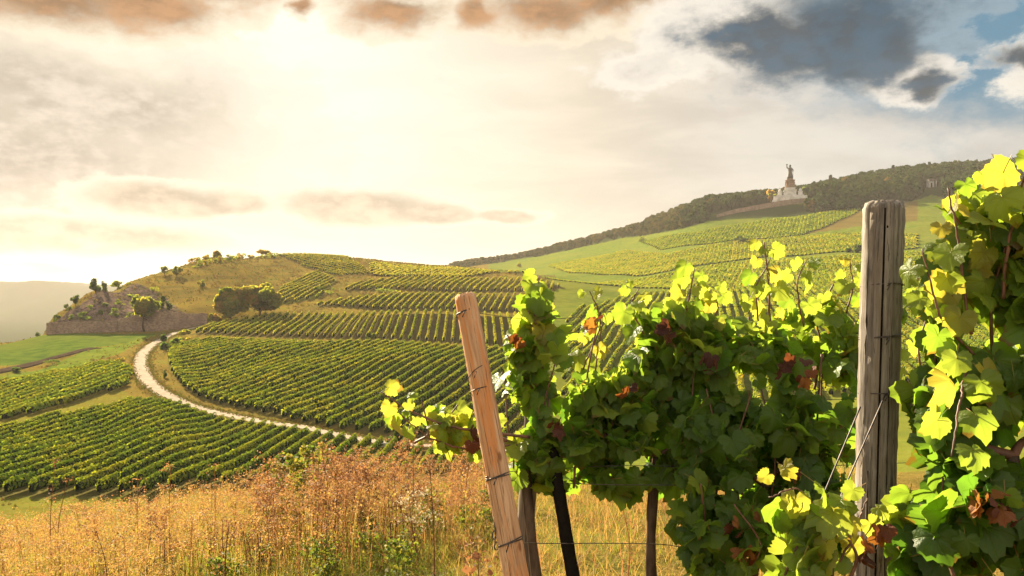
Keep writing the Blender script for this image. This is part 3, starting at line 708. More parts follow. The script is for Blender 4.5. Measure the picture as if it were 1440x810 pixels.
def place_tree(fn, u, v, hp, wp, label, dmin=70, dfix=None, **kw):
    p = at(u, v, dmin) if dfix is None else np.array([(u - 720) / F_PX * dfix, dfix])
    return fn(p, px(p[1], hp), px(p[1], wp) / 2, label, **kw)
T_ = lambda p, h, r, label, **kw: tree('broadleaf_tree', p, h, r, label, **kw)
place_tree(T_, 325, 446, 44, 54, 'left one of the two big round trees above the vine terraces', n=3400, tone=.8, base=.06, clumps=16, seed=11)
place_tree(T_, 366, 443, 46, 62, 'right one of the two big round trees, wider with feathery edge', n=3600, tone=.82, base=.08, clumps=17, seed=23)
place_tree(T_, 203, 464, 52, 40, 'lime green round tree in front of the pink stone wall', n=1700, tone=.72, base=.38, clumps=10, seed=5, dfix=311)
place_tree(T_, 305, 366, 15, 15, 'small tree standing alone on the hill skyline', dmin=300, n=500, tone=.8, seed=31)
place_tree(T_, 248, 389, 16, 17, 'round tree on the ridge right of a thinner one', dmin=300, n=500, tone=.72, seed=32)
place_tree(T_, 232, 388, 14, 15, 'thin windswept tree on the ridge above the lime green tree', dmin=300, n=300, tone=.55, seed=33)
place_tree(T_, 107, 432, 17, 15, 'small dark tree on the rocky end of the ridge', dmin=314, n=420, tone=.15, seed=34, dfix=332)
place_tree(T_, 135, 418, 22, 20, 'dark bushy tree leaning over the rock face', n=600, tone=.18, seed=35, dfix=338)
place_tree(T_, 373, 361, 14, 26, 'broad low tree at the highest point of the hill', dmin=400, n=600, tone=.88, seed=36)
for (u, v, hp, wp, lab, tn, df) in [
    (228, 441, 20, 22, 'grey green bush right of the lime green tree', .5, 325), (239, 446, 16, 12, 'small dark bush at the right foot of the ridge bushes', .25, 322),
    (238, 490, 26, 32, 'dark round bush at the bend of the white path', .2, None), (258, 478, 16, 34, 'yellowish bush right of the dark one by the path', .7, None),
    (95, 438, 12, 12, 'tiny shrub between rock end and dark small tree', .3, 328), (80, 452, 11, 13, 'dark shrub on top of the wall corner', .2, 320),
    (53, 471, 9, 12, 'small dark shrub just left of the wall end', .2, None), (147, 410, 15, 13, 'dark upright shrub at the top edge of the rocks', .25, 345),
    (168, 403, 13, 42, 'wide brown green bush along the ridge edge', .6, 372), (275, 377, 12, 20, 'rounded bush on ridge left of the lone tree', .8, 440),
    (291, 374, 10, 14, 'little golden bush beside the lone skyline tree', .85, 455), (335, 361, 8, 20, 'flat bush line on the skyline left of the broad tree', .88, None),
    (283, 402, 13, 13, 'single bush in the middle of the dry slope', .6, None), (300, 452, 18, 22, 'yellow bush at the right end of the pink wall', .85, None),
    (318, 449, 14, 30, 'low bush under the left big tree', .75, None),
    (447, 413, 11, 15, 'dark bush left of the upper terrace rows', .4, None), (465, 413, 10, 22, 'paler bush just right of the dark terrace bush', .65, None),
    (521, 480, 17, 15, 'round dark bush on the strip between two terraces', .3, None), (540, 412, 7, 40, 'low hedge along the foot of the upper terrace', .5, None),
    (231, 531, 13, 10, 'small shrub at the right edge of the white path', .45, None), (186, 520, 12, 10, 'brownish shrub at the left edge of the white path', .9, None),
    (170, 507, 8, 14, 'brown low shrub on the bank left of the path', .95, None), (556, 627, 28, 30, 'dark round bush beside the white rail', .12, None),
    (1199, 356, 18, 26, 'dark round bush alone on the green slope left of the grey post', .12, None), (1045, 340, 10, 34, 'dark low thicket on the green slope below the monument', .15, None),
    (730, 376, 8, 10, 'small round bush on the far slope foot', .7, None), (902, 340, 8, 14, 'tiny bush at the forest foot', .5, None),
    (75, 512, 8, 26, 'dark low hedge on the bank above the track', .2, None), (22, 524, 10, 26, 'dark low hedge at the left end of the track', .15, None)]:
    place_tree(lambda p, h, r, label, **kw: bush(p, h, r, label, **kw), u, v, hp, wp, lab, dfix=df, tone=tn, n=600 if hp * wp > 250 else 260)

def forest():
    A = Acc(); cnt = 0; g = np.random.default_rng(3)
    us = g.uniform(620, 1620, 5200)
    for u in us:
        t = (u - 720) / F_PX; lo = np.interp(t, FL_T, FL_D); cr = np.interp(u, CREST_U, CREST_D)
        d = g.uniform(lo, cr + 45); x = t * d
        if np.hypot(x - MON[0], d - MON[1]) < 30 or (u > 1000 and u < 1128 and d < 862): continue
        if 1290 < u < 1330 and d < FIX_HUT + 12: continue
        if cnt >= 2200: break
        cnt += 1
        edge = min(1, (d - lo) / 25)
        h = g.uniform(10, 17) * (.45 + .55 * edge) * (1.0 if u > 980 else .48 + .4 * max(0, (u - 880) / 100)); rx = h * g.uniform(.34, .5)
        z = float(zf(x, d)) - .4; n = 110
        q = g.normal(size=(n, 3)); q = unit(q); q[:, 2] *= .97
        pos = np.stack([x + q[:, 0] * rx * g.uniform(.75, 1.1, n), d + q[:, 1] * rx * g.uniform(.75, 1.1, n), z + h * .5 + q[:, 2] * h * .5], 1)
        V, F = quads(pos, h * .13 * g.uniform(.6, 1.4, n), q + g.normal(size=(n, 3)) * .4)
        tn = g.uniform(.0, .2) if u > 960 else g.uniform(.2, .8)  # shade on the right part is put into its darker tone
        if g.uniform() < .015: tn = .95
        A.add(V, F, np.repeat(np.clip(tn + g.normal(size=n) * .07, 0, 1), 4))
    print('FOREST', cnt)
    tag(link('forest', A.mesh('forest', M['wood_leaf'], False)), 'dense dark forest along the crest of the far hill', 'forest', kind='stuff')
FIX_HUT = 850.0
forest()
place_tree(T_, 1085, 287, 20, 22, 'orange autumn tree left of the monument', dfix=868, n=700, tone=.98, seed=41)
place_tree(T_, 1062, 289, 17, 24, 'grey green tree left of the orange autumn tree', dfix=880, n=600, tone=.4, seed=42)
place_tree(T_, 1132, 285, 25, 18, 'dark tree touching the right side of the monument', dfix=872, n=700, tone=.12, seed=43)
CN = lambda p, h, r, label, **kw: tree('conifer_tree', p, h, r, label, cone=True, base=.1, n=500, tone=.08, **kw)
for (u, v, hp, wp, lab, df) in [(1145, 270, 22, 14, 'first dark conifer right of the monument on the skyline', 900), (1168, 262, 26, 15, 'tall dark conifer on the skyline well right of the monument', 915),
    (1256, 250, 22, 13, 'lone pointed conifer above the forest left of the grey post top', 950), (1300, 244, 20, 12, 'left conifer of the small skyline trio', 965), (1307, 243, 21, 12, 'middle conifer of the small skyline trio', 965),
    (1315, 243, 19, 12, 'right conifer of the small skyline trio', 965), (1335, 245, 18, 14, 'stubby conifer right of the skyline trio', 968)]:
    place_tree(CN, u, v, hp, wp, lab, dfix=df, seed=int(u))

def bank_grass():
    n = 70000; d = np.sqrt(rng.uniform(85 ** 2, 640 ** 2, n)); u = rng.uniform(-60, 780, n); x = (u - 720) / F_PX * d
    bad = np.zeros(n, bool)
    for k in ('A', 'B', 'D', 'E', 'F', 'G', 'H', 'I', 'C'): bad |= inside(x, d, WF[k])
    bad |= inside(x, d, WF['W']) | (path_dist(x, d) < 3.0)
    for q in trk[::3]: bad |= np.hypot(x - q[0], d - q[1]) < 3.2
    x, d = x[~bad], d[~bad]; n = len(x)
    cl = np.sin(x * .31 + 1.4 * np.sin(d * .17)) * np.sin(d * .23 + x * .11); keep = rng.uniform(size=n) < .55 + .4 * cl; x, d, cl = x[keep], d[keep], cl[keep]; n = len(x)
    sz = rng.uniform(.14, .38, n) * (1 + .4 * cl) * np.clip(d / 260, .6, 1.7)
    A = Acc(); nr = np.stack([rng.normal(size=n), rng.normal(size=n), rng.normal(size=n) * .5 + .4], 1)
    V, F = quads(np.stack([x, d, zf(x, d) + sz * .3], 1), sz, nr); A.add(V, F, np.repeat(np.clip(.36 + .3 * cl + rng.normal(size=n) * .2, 0, .98), 4))
    tag(link('bank_grass', A.mesh('bank_grass', M['far_grass'], False)), 'rough grass and weeds on the banks between the fields', 'grass', kind='stuff')
    B = Acc(); tg = np.gradient(PATH_L, axis=0); nn = unit(np.stack([-tg[:, 1], tg[:, 0]], 1)); m = 9000; k = rng.integers(0, len(PATH_L), m); off = rng.choice([-1, 1], m) * (1.55 + np.abs(rng.normal(size=m)) * .8)
    q = PATH_L[k] + nn[k] * off[:, None] + rng.normal(size=(m, 2)) * .4; sz = rng.uniform(.12, .3, m)
    V, F = quads(np.stack([q[:, 0], q[:, 1], zf(PATH_L[k, 0], PATH_L[k, 1]) * .5 + zf(q[:, 0], q[:, 1]) * .5 + .15 + sz * .4], 1), sz, rng.normal(size=(m, 3)) * [1, 1, .5] + [0, 0, .3]); B.add(V, F, np.repeat(rng.uniform(0, .8, m), 4))
    tag(link('verge_grass', B.mesh('verge_grass', M['far_grass'], False)), 'ragged grass growing along both edges of the pale path', 'grass', kind='stuff')
    for (u, v, hp, wp, tn) in [(118, 447, 12, 22, .3), (140, 440, 10, 18, .25), (128, 432, 9, 14, .4), (160, 442, 11, 20, .35), (168, 425, 9, 20, .5), (188, 430, 10, 18, .55), (100, 446, 8, 14, .3), (150, 428, 8, 16, .45), (185, 416, 8, 22, .6), (215, 408, 8, 24, .6), (180, 446, 9, 14, .4)]:
        place_tree(lambda p, h, r, label, **kw: bush(p, h, r, label, **kw), u, v + 3, hp, wp, 'scrubby bush clinging to the dark rock face above the pink wall', dmin=313, n=240, tone=tn, group='bushes on the rock face')
def skyline_bushes():
    for k in range(13):
        u = 272 + k * 9.5 + rng.uniform(-4, 4); v = float(np.interp(u, [270, 300, 340, 395], [376, 367, 361, 361]))
        place_tree(lambda p, h, r, label, **kw: bush(p, h, r, label, **kw), u, v + 3, rng.uniform(6, 12), rng.uniform(12, 22), 'golden bush in the scrub line along the hill skyline', dmin=300, n=220, tone=rng.uniform(.5, .9), group='scrub along the hill skyline')
skyline_bushes()
bank_grass()

# ------------------------------------------------------------------ walls, monument, hut, rail
def wall(pts_ud, hts, thick, label, name='stone_wall'):
    L = smooth_line([((u - 720) / F_PX * d, d) for u, d in pts_ud], 14); n = len(L)
    hh = np.interp(np.linspace(0, 1, n), np.linspace(0, 1, len(hts)), hts) + np.repeat(rng.normal(size=n // 4 + 1), 4)[:n] * .12
    tg = np.gradient(L, axis=0); nn = unit(np.stack([-tg[:, 1], tg[:, 0]], 1)); z = zf(L[:, 0], L[:, 1])
    V = []
    for o, zz in ((-.5, z - 1.5), (-.42, z + hh), (.42, z + hh), (.5, z - 1.5)):
        q = L + nn * o * thick; V.append(np.stack([q[:, 0], q[:, 1], zz], 1))
    V = np.concatenate(V); i = np.arange(4)[:, None] * n; i2 = (np.arange(4)[:, None] + 1) % 4 * n; j = np.arange(n - 1)[None]
    Q = np.stack([i + j, i + j + 1, i2 + j + 1, i2 + j], -1).reshape(-1, 4); e = np.arange(4) * n
    mid = L[n // 2]; org = (mid[0], mid[1], float(zf(mid[0], mid[1])))
    return tag(link(name, Acc().add(V, [Q, e[None], (e + n - 1)[None, ::-1]]).mesh(name, M['rubble'], False, org), None, org), label, 'wall')
wall([(66, 310.5), (90, 311), (140, 311.5), (165, 312)], [4.8, 4.4, 4.3, 4.3], 1.0, 'pink rubble wall holding the dark rocky end of the ridge')
wall([(165.3, 312.6), (190, 312.6), (215, 313), (240, 314), (265, 315.5), (292, 317)], [4.4, 6.5, 7.6, 7.2, 5.6, 4.4], 1.0, 'long pinkish retaining wall below the dry slope by the lime tree')
wall([(1008, 826), (1040, 828), (1080, 829), (1105, 829), (1132, 830)], [3.0, 4.2, 5.0, 5.2, 4.2], 1.5, 'long terrace wall below the monument on the far hill')

def lathe(prof, seg=16):
    prof = np.asarray(prof, float); n = len(prof); a = np.arange(seg) * 2 * np.pi / seg
    V = np.stack([prof[:, 0][:, None] * np.cos(a), prof[:, 0][:, None] * np.sin(a), np.repeat(prof[:, 1][:, None], seg, 1)], -1).reshape(-1, 3)
    i = np.arange(n - 1)[:, None] * seg; j = np.arange(seg)[None]; k = (j + 1) % seg
    return V, [np.stack([i + j, i + k, i + seg + k, i + seg + j], -1).reshape(-1, 4), np.arange(seg)[None, ::-1].copy(), (np.arange(seg) + (n - 1) * seg)[None]]

def monument():
    z = float(zf(MON[0], MON[1]))
    o = empty('monument', (MON[0], MON[1], z - .5), 'tall white and brown stone monument carrying a dark bronze figure', 'monument')
    A = Acc(); A.add(*box((0, 0, 1), (27, 16, 8))); A.add(*box((0, 1, 5.6), (22, 12, 1.2))); link('platform', A.mesh('platform', M['pale_stone'], False), o)
    A = Acc()
    for k in range(6): A.add(*box((-8.5 - k * .9, -6 - k * .35, 5 - k * 1.1), (3.2, 6, 2.2)))
    link('stairs', A.mesh('stairs', M['pale_stone'], False), o)
    A = Acc(); A.add(*box((0, 0, 8.3), (10, 9, 4.4))); A.add(*box((0, 0, 10.9), (11, 10, .8))); A.add(*box((0, 0, 12.6), (8.4, 7.6, 2.8))); link('pedestal', A.mesh('pedestal', M['pale_stone'], False), o)
    for s in (-1, 1):
        A = Acc(); A.add(*box((s * 8.2, -1, 7.9), (3.6, 4, 3.4))); A.add(*box((s * 8.2, -1, 9.8), (4.2, 4.6, .5))); A.add(*lathe([(1.1, 10), (1.3, 11), (.8, 12.5), (.3, 13.2)], 8))
        V = A.V[-1]; A.V[-1] = V + np.array([s * 8.2, -1, 0]); link('side_pier', A.mesh('side_pier', M['pale_stone'], False), o)
    A = Acc(); A.add(*lathe([(4.3, 14), (4.3, 15), (3.6, 15.4), (3.5, 20.5), (4.1, 21), (4.1, 21.8), (3.0, 22)], 20)); A.add(*box((0, 0, 22.6), (4.8, 4.8, 1.2))); c = link('column', A.mesh('column', M['brown_stone']), o)
    A = Acc()
    for k in range(8):
        a = k * .785; A.add(*box((3.75 * math.cos(a), 3.75 * math.sin(a), 17.8), (.5, .5, 4.4), a))
    link('pilaster', A.mesh('pilaster', M['brown_stone'], False), c)
    # the bronze figure, one body: robe, torso, head, one arm raised
    A = Acc()
    A.add(*lathe([(2.3, 23.2), (2.15, 25), (1.7, 28), (1.35, 30), (1.5, 31.8), (1.75, 33.2), (1.3, 34.1), (.55, 34.6), (.5, 35.0), (.8, 35.6), (.85, 36.3), (.6, 37.0), (.2, 37.2)], 14))
    A.add(*tube([[-1.3, 0, 33.4], [-2.1, -.3, 34.2], [-2.3, -.4, 35.6], [-2.3, -.4, 36.9]], [.55, .48, .4, .3], 8))
    A.add(*tube([[1.3, 0, 33.3], [2.2, -.3, 31.6], [2.0, -1.0, 29.8]], [.55, .45, .35], 8))
    f = link('statue', A.mesh('statue', M['bronze']), o); f.scale = (1.12, 1.12, 1)
    A = Acc(); A.add(*tube([[2.1, -1.2, 23.4], [2.15, -1.15, 32.5]], [.16, .12], 6)); link('sword', A.mesh('sword', M['bronze']), f)
    A = Acc(); A.add(*lathe([(.5, 36.8), (.75, 37.2), (.7, 37.7), (.3, 37.9)], 8)); A.V[-1] = A.V[-1] + np.array([-2.3, -.4, 0]); link('crown', A.mesh('crown', M['bronze']), f)
    o.rotation_euler.z = R(-18); o.scale = (1.25, 1.25, 1.06)
monument()

def hut():
    p = np.array([(1309 - 720) / F_PX * FIX_HUT, FIX_HUT]); z = float(zf(p[0], p[1]))
    o = empty('stone_hut', (p[0], p[1], z), 'small flat roofed stone pavilion at the forest edge', 'pavilion')
    A = Acc(); A.add(*box((0, 1, 3.0), (6, 5, 8))); link('wall', A.mesh('wall', M['pale_stone'], False), o)
    A = Acc(); A.add(*box((0, 0, 7.4), (9, 8.5, .9))); link('roof', A.mesh('roof', M['roof'], False), o)
    for s in (-1, 1):
        A = Acc(); A.add(*tube([[s * 3.8, -3.4, -1], [s * 3.8, -3.4, 6.95]], .45, 8)); link('column', A.mesh('column', M['pale_stone']), o)
    A = Acc(); A.add(*box((0, -1.55, 2), (1.6, .12, 5))); link('door', A.mesh('door', M['dark'], False), o)
hut()

def rail():
    p = at(541, 631); z = float(zf(p[0], p[1]))
    o = empty('barrier', (p[0], p[1], z), 'low pale wooden barrier beside the path behind the dry weeds', 'barrier')
    A = Acc(); A.add(*box((0, 0, .95), (3.4, .16, .22))); link('beam', A.mesh('beam', M['painted'], False), o)
    A = Acc(); A.add(*box((0, 0, .5), (3.4, .1, .14))); link('lower_rail', A.mesh('lower_rail', M['painted'], False), o)
    for x in (-1.5, 0.05, 1.5):
        A = Acc(); A.add(*box((x, .16, .4), (.16, .14, 1.3))); link('upright', A.mesh('upright', M['painted'], False), o)
rail()

# ------------------------------------------------------------------ posts and wires in the foreground
def post(name, top, bot, r0, r1, mat, label, cracks=(), rough=.004, ties=(), seg=56, rings=70, round_top=.02, seed=1, ground=True):
    top = np.asarray(top); bot = np.asarray(bot); ax = top - bot
    zg = float(zf(bot[0], bot[1])) - .12
    if ground and bot[2] > zg: bot = bot - ax * ((bot[2] - zg) / ax[2]); ax = top - bot
    L = np.linalg.norm(ax); g = np.random.default_rng(seed)
    ang = np.linspace(0, 2 * np.pi, seg, endpoint=False); zs = np.concatenate([np.linspace(0, L - round_top, rings), L - round_top * (1 - np.array([.35, .65, .88, .97, 1.0]))])
    for (ca, z0, z1, w, dep) in cracks:     # crowd the seams together so that a crack is narrow and deep
        i = np.argmin(np.abs(np.angle(np.exp(1j * (ang - ca))))); ang[i] = ca; ang[(i - 1) % seg] = ca - w; ang[(i + 1) % seg] = ca + w
    order = np.argsort(np.mod(ang, 2 * np.pi)); ang = np.mod(ang, 2 * np.pi)[order]
    V = []
    ph = g.uniform(0, 6, 6)
    for k, z in enumerate(zs):
        f = z / L; r = r1 + (r0 - r1) * f
        if z > L - round_top:
            q = (z - (L - round_top)) / round_top; r *= (1 - .32 * q ** 3)
        rr = r * (1 + .03 * np.sin(ang * 2 + ph[0] + z * 1.1) + .02 * np.sin(ang * 5 + ph[1] + z * 2.3) + .012 * np.sin(ang * 11 + ph[2] + 4 * z)) + g.normal(size=seg) * rough * .25
        wob = np.array([math.sin(z * 2.1 + ph[3]), math.sin(z * 1.7 + ph[4])]) * .004
        for (ca, z0, z1, w, dep) in cracks:
            if z0 * L < z < z1 * L:
                i = np.argmin(np.abs(np.angle(np.exp(1j * (ang - ca))))); taper = min(1, (z - z0 * L) / .05, (z1 * L - z) / .05 if z1 < 1 else 1); rr[i] -= dep * taper
        V.append(np.stack([rr * np.cos(ang) + wob[0], rr * np.sin(ang) + wob[1], np.full(seg, z) + (g.normal(size=seg) * .002 if k >= rings else 0)], 1))
    n = len(zs); V = np.concatenate(V + [np.array([[0, 0, L - .001]])])
    i = np.arange(n - 1)[:, None] * seg; j = np.arange(seg)[None]; k = (j + 1) % seg
    Q = np.stack([i + j, i + k, i + seg + k, i + seg + j], -1).reshape(-1, 4)
    crk = np.zeros(len(Q), bool)
    for (ca, z0, z1, w, dep) in cracks:
        ic = np.argmin(np.abs(np.angle(np.exp(1j * (ang - ca))))); row, colm = np.divmod(np.arange(len(Q)), seg)
        zz = zs[row]; crk |= ((colm == ic) | (colm == (ic - 1) % seg)) & (zz > z0 * L + .01) & (zz < z1 * L - .02)
    jj = np.arange(seg); tri = np.stack([(n - 1) * seg + jj, (n - 1) * seg + (jj + 1) % seg, np.full(seg, n * seg)], 1)
    AA = Acc().add(V, [Q[~crk], tri])
    if crk.any(): AA.add(V, [Q[crk]], mat=1)  # crack faces painted dark to stand in for the groove's shade
    me = AA.mesh(name, [mat, M['crack']]); o = link(name, me); tag(o, label, 'post')
    o.location = bot; o.rotation_mode = 'QUATERNION'; o.rotation_quaternion = Vector((0, 0, 1)).rotation_difference(Vector(ax))
    for (f, tilt, turns, thick) in ties:     # f: world height of the wire wound round the post
        z = (f - bot[2]) / ax[2] * L; r = r1 + (r0 - r1) * z / L + .002
        a = np.linspace(0, turns * 2 * np.pi, int(28 * turns) + 1); 
        pts = np.stack([(r + .001 * np.sin(a * 3)) * np.cos(a), (r + .001 * np.cos(a * 2)) * np.sin(a), z + tilt * np.cos(a + .6) + .0045 * a / 6.28 + .002 * np.sin(a * 1.7)], 1)
        A = Acc(); A.add(*tube(pts, thick, 6))
        kn = np.array([[r + .004, .0, z], [r + .014, .006, z + .008], [r + .02, -.004, z - .012]]) * 1.0
        c, s = math.cos(-1.75), math.sin(-1.75); kn = np.stack([kn[:, 0] * c - kn[:, 1] * s, kn[:, 0] * s + kn[:, 1] * c, kn[:, 2]], 1)
        A.add(*tube(kn, thick, 5)); link('wire_tie', A.mesh('wire_tie', M['wire']), o)
    return o, bot, ax, L
def zv(v, d): return (405 - v) / F_PX * d
lp, lbot, lax, LL = post('leaning_post', P(652, 414, 2.55), P(727, 812, 2.46), .034, .0425, M['peeled_wood'], 'leaning peeled orange wooden post at the left end of the vine row',
    cracks=((4.3, .35, .7, .02, .004),), ties=((zv(441, 2.55), .004, 2.2, .0018), (zv(525, 2.53), .02, 1.2, .0014), (zv(548, 2.52), .003, 1.4, .0016), (zv(671, 2.5), .003, 2.6, .0022), (zv(764, 2.47), .006, 2.4, .002)), seed=3, rough=.003)
gp, gbot, gax, GL = post('upright_post', P(1242, 284, 2.24), P(1231, 810, 2.24), .053, .0525, M['grey_wood'], 'thick weathered grey upright post with long crack and black hole near its top',
    cracks=((4.36, .40, .985, .05, .016), (3.92, .3, .66, .022, .006), (4.82, .5, .8, .022, .006), (3.6, .7, .97, .022, .005)), ties=((zv(402, 2.24), .003, 1.1, .0016), (zv(476, 2.24), .004, 2.1, .0018), (zv(553, 2.24), .002, 1.3, .0017), (zv(733, 2.24), .006, 3.2, .0022)), seed=5, rough=.006, round_top=.022)
# bolt hole in the grey post: a dark disc for its shaded inside
A = Acc(); A.add(*lathe([(.0085, 0), (.0095, .003), (.0065, .0035)], 14)); V = A.V[-1]; A.V[-1] = np.stack([V[:, 0], -V[:, 2], V[:, 1]], 1) + np.array([.004, -.0505, 0]); V = A.V[-1]; A.V[-1] = np.stack([V[:, 0] * math.cos(.40) + V[:, 1] * math.sin(.40), -V[:, 0] * math.sin(.40) + V[:, 1] * math.cos(.40), V[:, 2] + GL - .077], 1)
link('bolt_hole', A.mesh('bolt_hole', M['dark']), gp)
post('old_post', P(758, 438, 3.2), P(736, 770, 3.2), .034, .036, M['old_wood'], 'dark thin old post among the leaves behind the leaning peeled post', ties=((zv(556, 3.2), .003, 1.3, .0016),), seed=8, seg=28, rings=40)
post('trellis_stake', P(774, 630, 3.02), P(806, 815, 2.97), .023, .027, M['dark'], 'blackened slanting stake under the foliage right of the leaning post', seed=9, seg=20, rings=30)

def wire(pts, r, label, cat='wire', name='trellis_wire', sag=.0, group=None):
    q = smooth_line(pts, 10); n = len(q); q[:, 2] -= sag * np.sin(np.linspace(0, np.pi, n))
    org = q[0].copy()
    return tag(link(name, Acc().add(*tube(q, r, 6)).mesh(name, M['wire'], True, org), None, org), label, cat, group)
wire([P(668, 440, 2.53), P(757, 446, 3.16), P(1000, 430, 3.2), P(1330, 420, 3.3)], .0013, 'topmost thin wire running right from the leaning post', sag=.01)
wire([P(675, 548, 2.5), P(750, 556, 3.16), P(1000, 560, 3.1), P(1330, 560, 3.3)], .0013, 'middle wire through the leaves from the leaning post', sag=.01)
wire([P(695, 668, 2.48), P(742, 660, 3.15), P(880, 653, 3.0), P(1050, 656, 3.0), P(1300, 650, 3.1)], .0014, 'upper one of the two close wires crossing the dark foliage', sag=.005)
wire([P(695, 672, 2.47), P(742, 676, 3.15), P(880, 680, 2.9), P(1050, 682, 2.9), P(1300, 690, 3.0)], .0016, 'lower one of the two close wires crossing the dark foliage', sag=.005)
wire([P(712, 765, 2.44), P(760, 763, 2.9), P(940, 765, 3.0), P(1010, 778, 3.0), P(1250, 780, 3.1)], .0017, 'lowest rusty wire above the dry grass', sag=.004)
wire([P(1262, 401, 2.21), P(1340, 396, 2.2), P(1600, 390, 2.2)], .0015, 'top wire running right from the grey post', sag=.004)
wire([P(1262, 553, 2.21), P(1340, 556, 2.1), P(1600, 560, 2.1)], .0015, 'second wire running right from the grey post', sag=.004)
wire([P(1256, 735, 2.21), P(1340, 738, 2.0), P(1420, 725, 1.95), P(1600, 720, 1.95)], .0026, 'thick lowest wire running right from the grey post', sag=.006)
def gz(p, d): return np.array([p[0], p[1], p[2]])
def guy(p0, p1, label):
    p0, p1 = np.asarray(p0), np.asarray(p1); k = (p0[2] - (float(zf(p1[0], p1[1])) - .03)) / (p0[2] - p1[2]); e = p0 + (p1 - p0) * k
    return wire([p0, (p0 + e) / 2, e], .0022, label, 'wire', 'guy_wire')
guy(P(1210, 572, 2.2), P(1163, 684, 2.12), 'left guy wire slanting down from the grey post')
guy(P(1246, 553, 2.18), P(1192, 676, 2.08), 'right guy wire crossing the front of the grey post')

def chain():
    A = Acc(); p = P(697, 678, 2.47); a = np.linspace(0, 2 * np.pi, 13)
    for k in range(13):
        c = p + np.array([.004 * math.sin(k * 1.1), .0, -k * .0165]); h, w = .0125, .0065
        ln = np.stack([w * np.cos(a), np.zeros(13), h * np.sin(a)], 1)
        if k % 2: ln = ln[:, [1, 0, 2]]
        A.add(*tube(ln + c, .0022, 5, False))
    org = p.copy(); tag(link('chain', A.mesh('chain', M['chain'], True, org), None, org), 'short dark chain hanging beside the leaning peeled post', 'chain')
chain()

# ------------------------------------------------------------------ grape vines: leaves, canes, trunks
def leaf_template(seed, N=36):
    g = np.random.default_rng(seed)
    ph = np.linspace(-np.pi, np.pi, N, endpoint=False) + np.pi / N
    ctrl_a = np.radians([-180, -162, -140, -108, -80, -52, -27, 0, 27, 52, 80, 108, 140, 162, 180])
    j = g.normal(size=15) * .04
    ctrl_r = np.array([.10, .46, .70, .82, .74, .92, .81, 1.0, .81, .92, .74, .82, .70, .46, .10]) + j
    r = pchip(ctrl_a, ctrl_r, ph); teeth = np.where(np.arange(N) % 2 == 0, 1.06, .94); teeth[[0, -1]] = 1
    r = r * (1 + (teeth - 1) * .85 + g.normal(size=N) * .02)
    x, y = r * np.sin(ph), r * np.cos(ph)
    V = np.concatenate([[[0, 0]], np.stack([x * .52, y * .52], 1), np.stack([x, y], 1)])
    k1, k2, k3 = g.uniform(.10, .60), g.uniform(.05, .55), g.uniform(.05, .16)
    rr = np.hypot(V[:, 0], V[:, 1]); an = np.arctan2(V[:, 0], V[:, 1])
    z = -k1 * rr ** 2 + k2 * np.abs(V[:, 0]) * (1 - .3 * rr) + k3 * np.sin(an * 5 + g.uniform(0, 6)) * rr ** 2 + g.normal(size=len(V)) * .018 * rr
    z -= g.uniform(.0, .35) * np.clip(V[:, 1], 0, 1) ** 2
    W = np.stack([V[:, 0], V[:, 1], z], 1)
    a = np.arange(N); b = (a + 1) % N; a, b = a[:-1], b[:-1]
    tri = np.stack([np.zeros(N - 1, int), 1 + b, 1 + a], 1); q = np.stack([1 + a, 1 + b, 1 + N + b, 1 + N + a], 1)
    return W, [tri, q], V
LEAVES = [leaf_template(s) for s in range(8)]

def add_leaves(A, pos, nrm, tip, size, tone, stem=True):
    """pos: where the stalk meets the blade"""
    n = len(pos); nrm = unit(nrm); tip = unit(tip - nrm * np.sum(tip * nrm, 1, keepdims=True)); side = np.cross(tip, nrm)
    var = rng.integers(0, len(LEAVES), n)
    for v, (W, F, UV) in enumerate(LEAVES):
        k = np.nonzero(var == v)[0]
        if not len(k): continue
        s = size[k][:, None, None]
        V = pos[k][:, None] + s * (W[None, :, 0:1] * side[k][:, None] + W[None, :, 1:2] * tip[k][:, None] + W[None, :, 2:3] * nrm[k][:, None])
        m = len(W); off = (np.arange(len(k)) * m)[:, None, None]
        A.add(V.reshape(-1, 3), [(f[None] + off).reshape(-1, f.shape[1]) for f in F], np.repeat(tone[k], m), 0, np.tile(UV, (len(k), 1)))
    if stem:
        e = pos - tip * size[:, None] * .55 + nrm * size[:, None] * -.35 + rng.normal(size=(n, 3)) * .012; w = size[:, None] * .022
        V = np.stack([pos + side * w, pos - side * w, pos + nrm * w * 1.5, e + side * w, e - side * w, e + nrm * w * 1.5], 1).reshape(-1, 3)
        b = (np.arange(n) * 6)[:, None]
        Q = np.concatenate([b + np.array([[0, 1, 4, 3]]), b + np.array([[1, 2, 5, 4]]), b + np.array([[2, 0, 3, 5]])])
        A.add(V, Q, .5, 1)

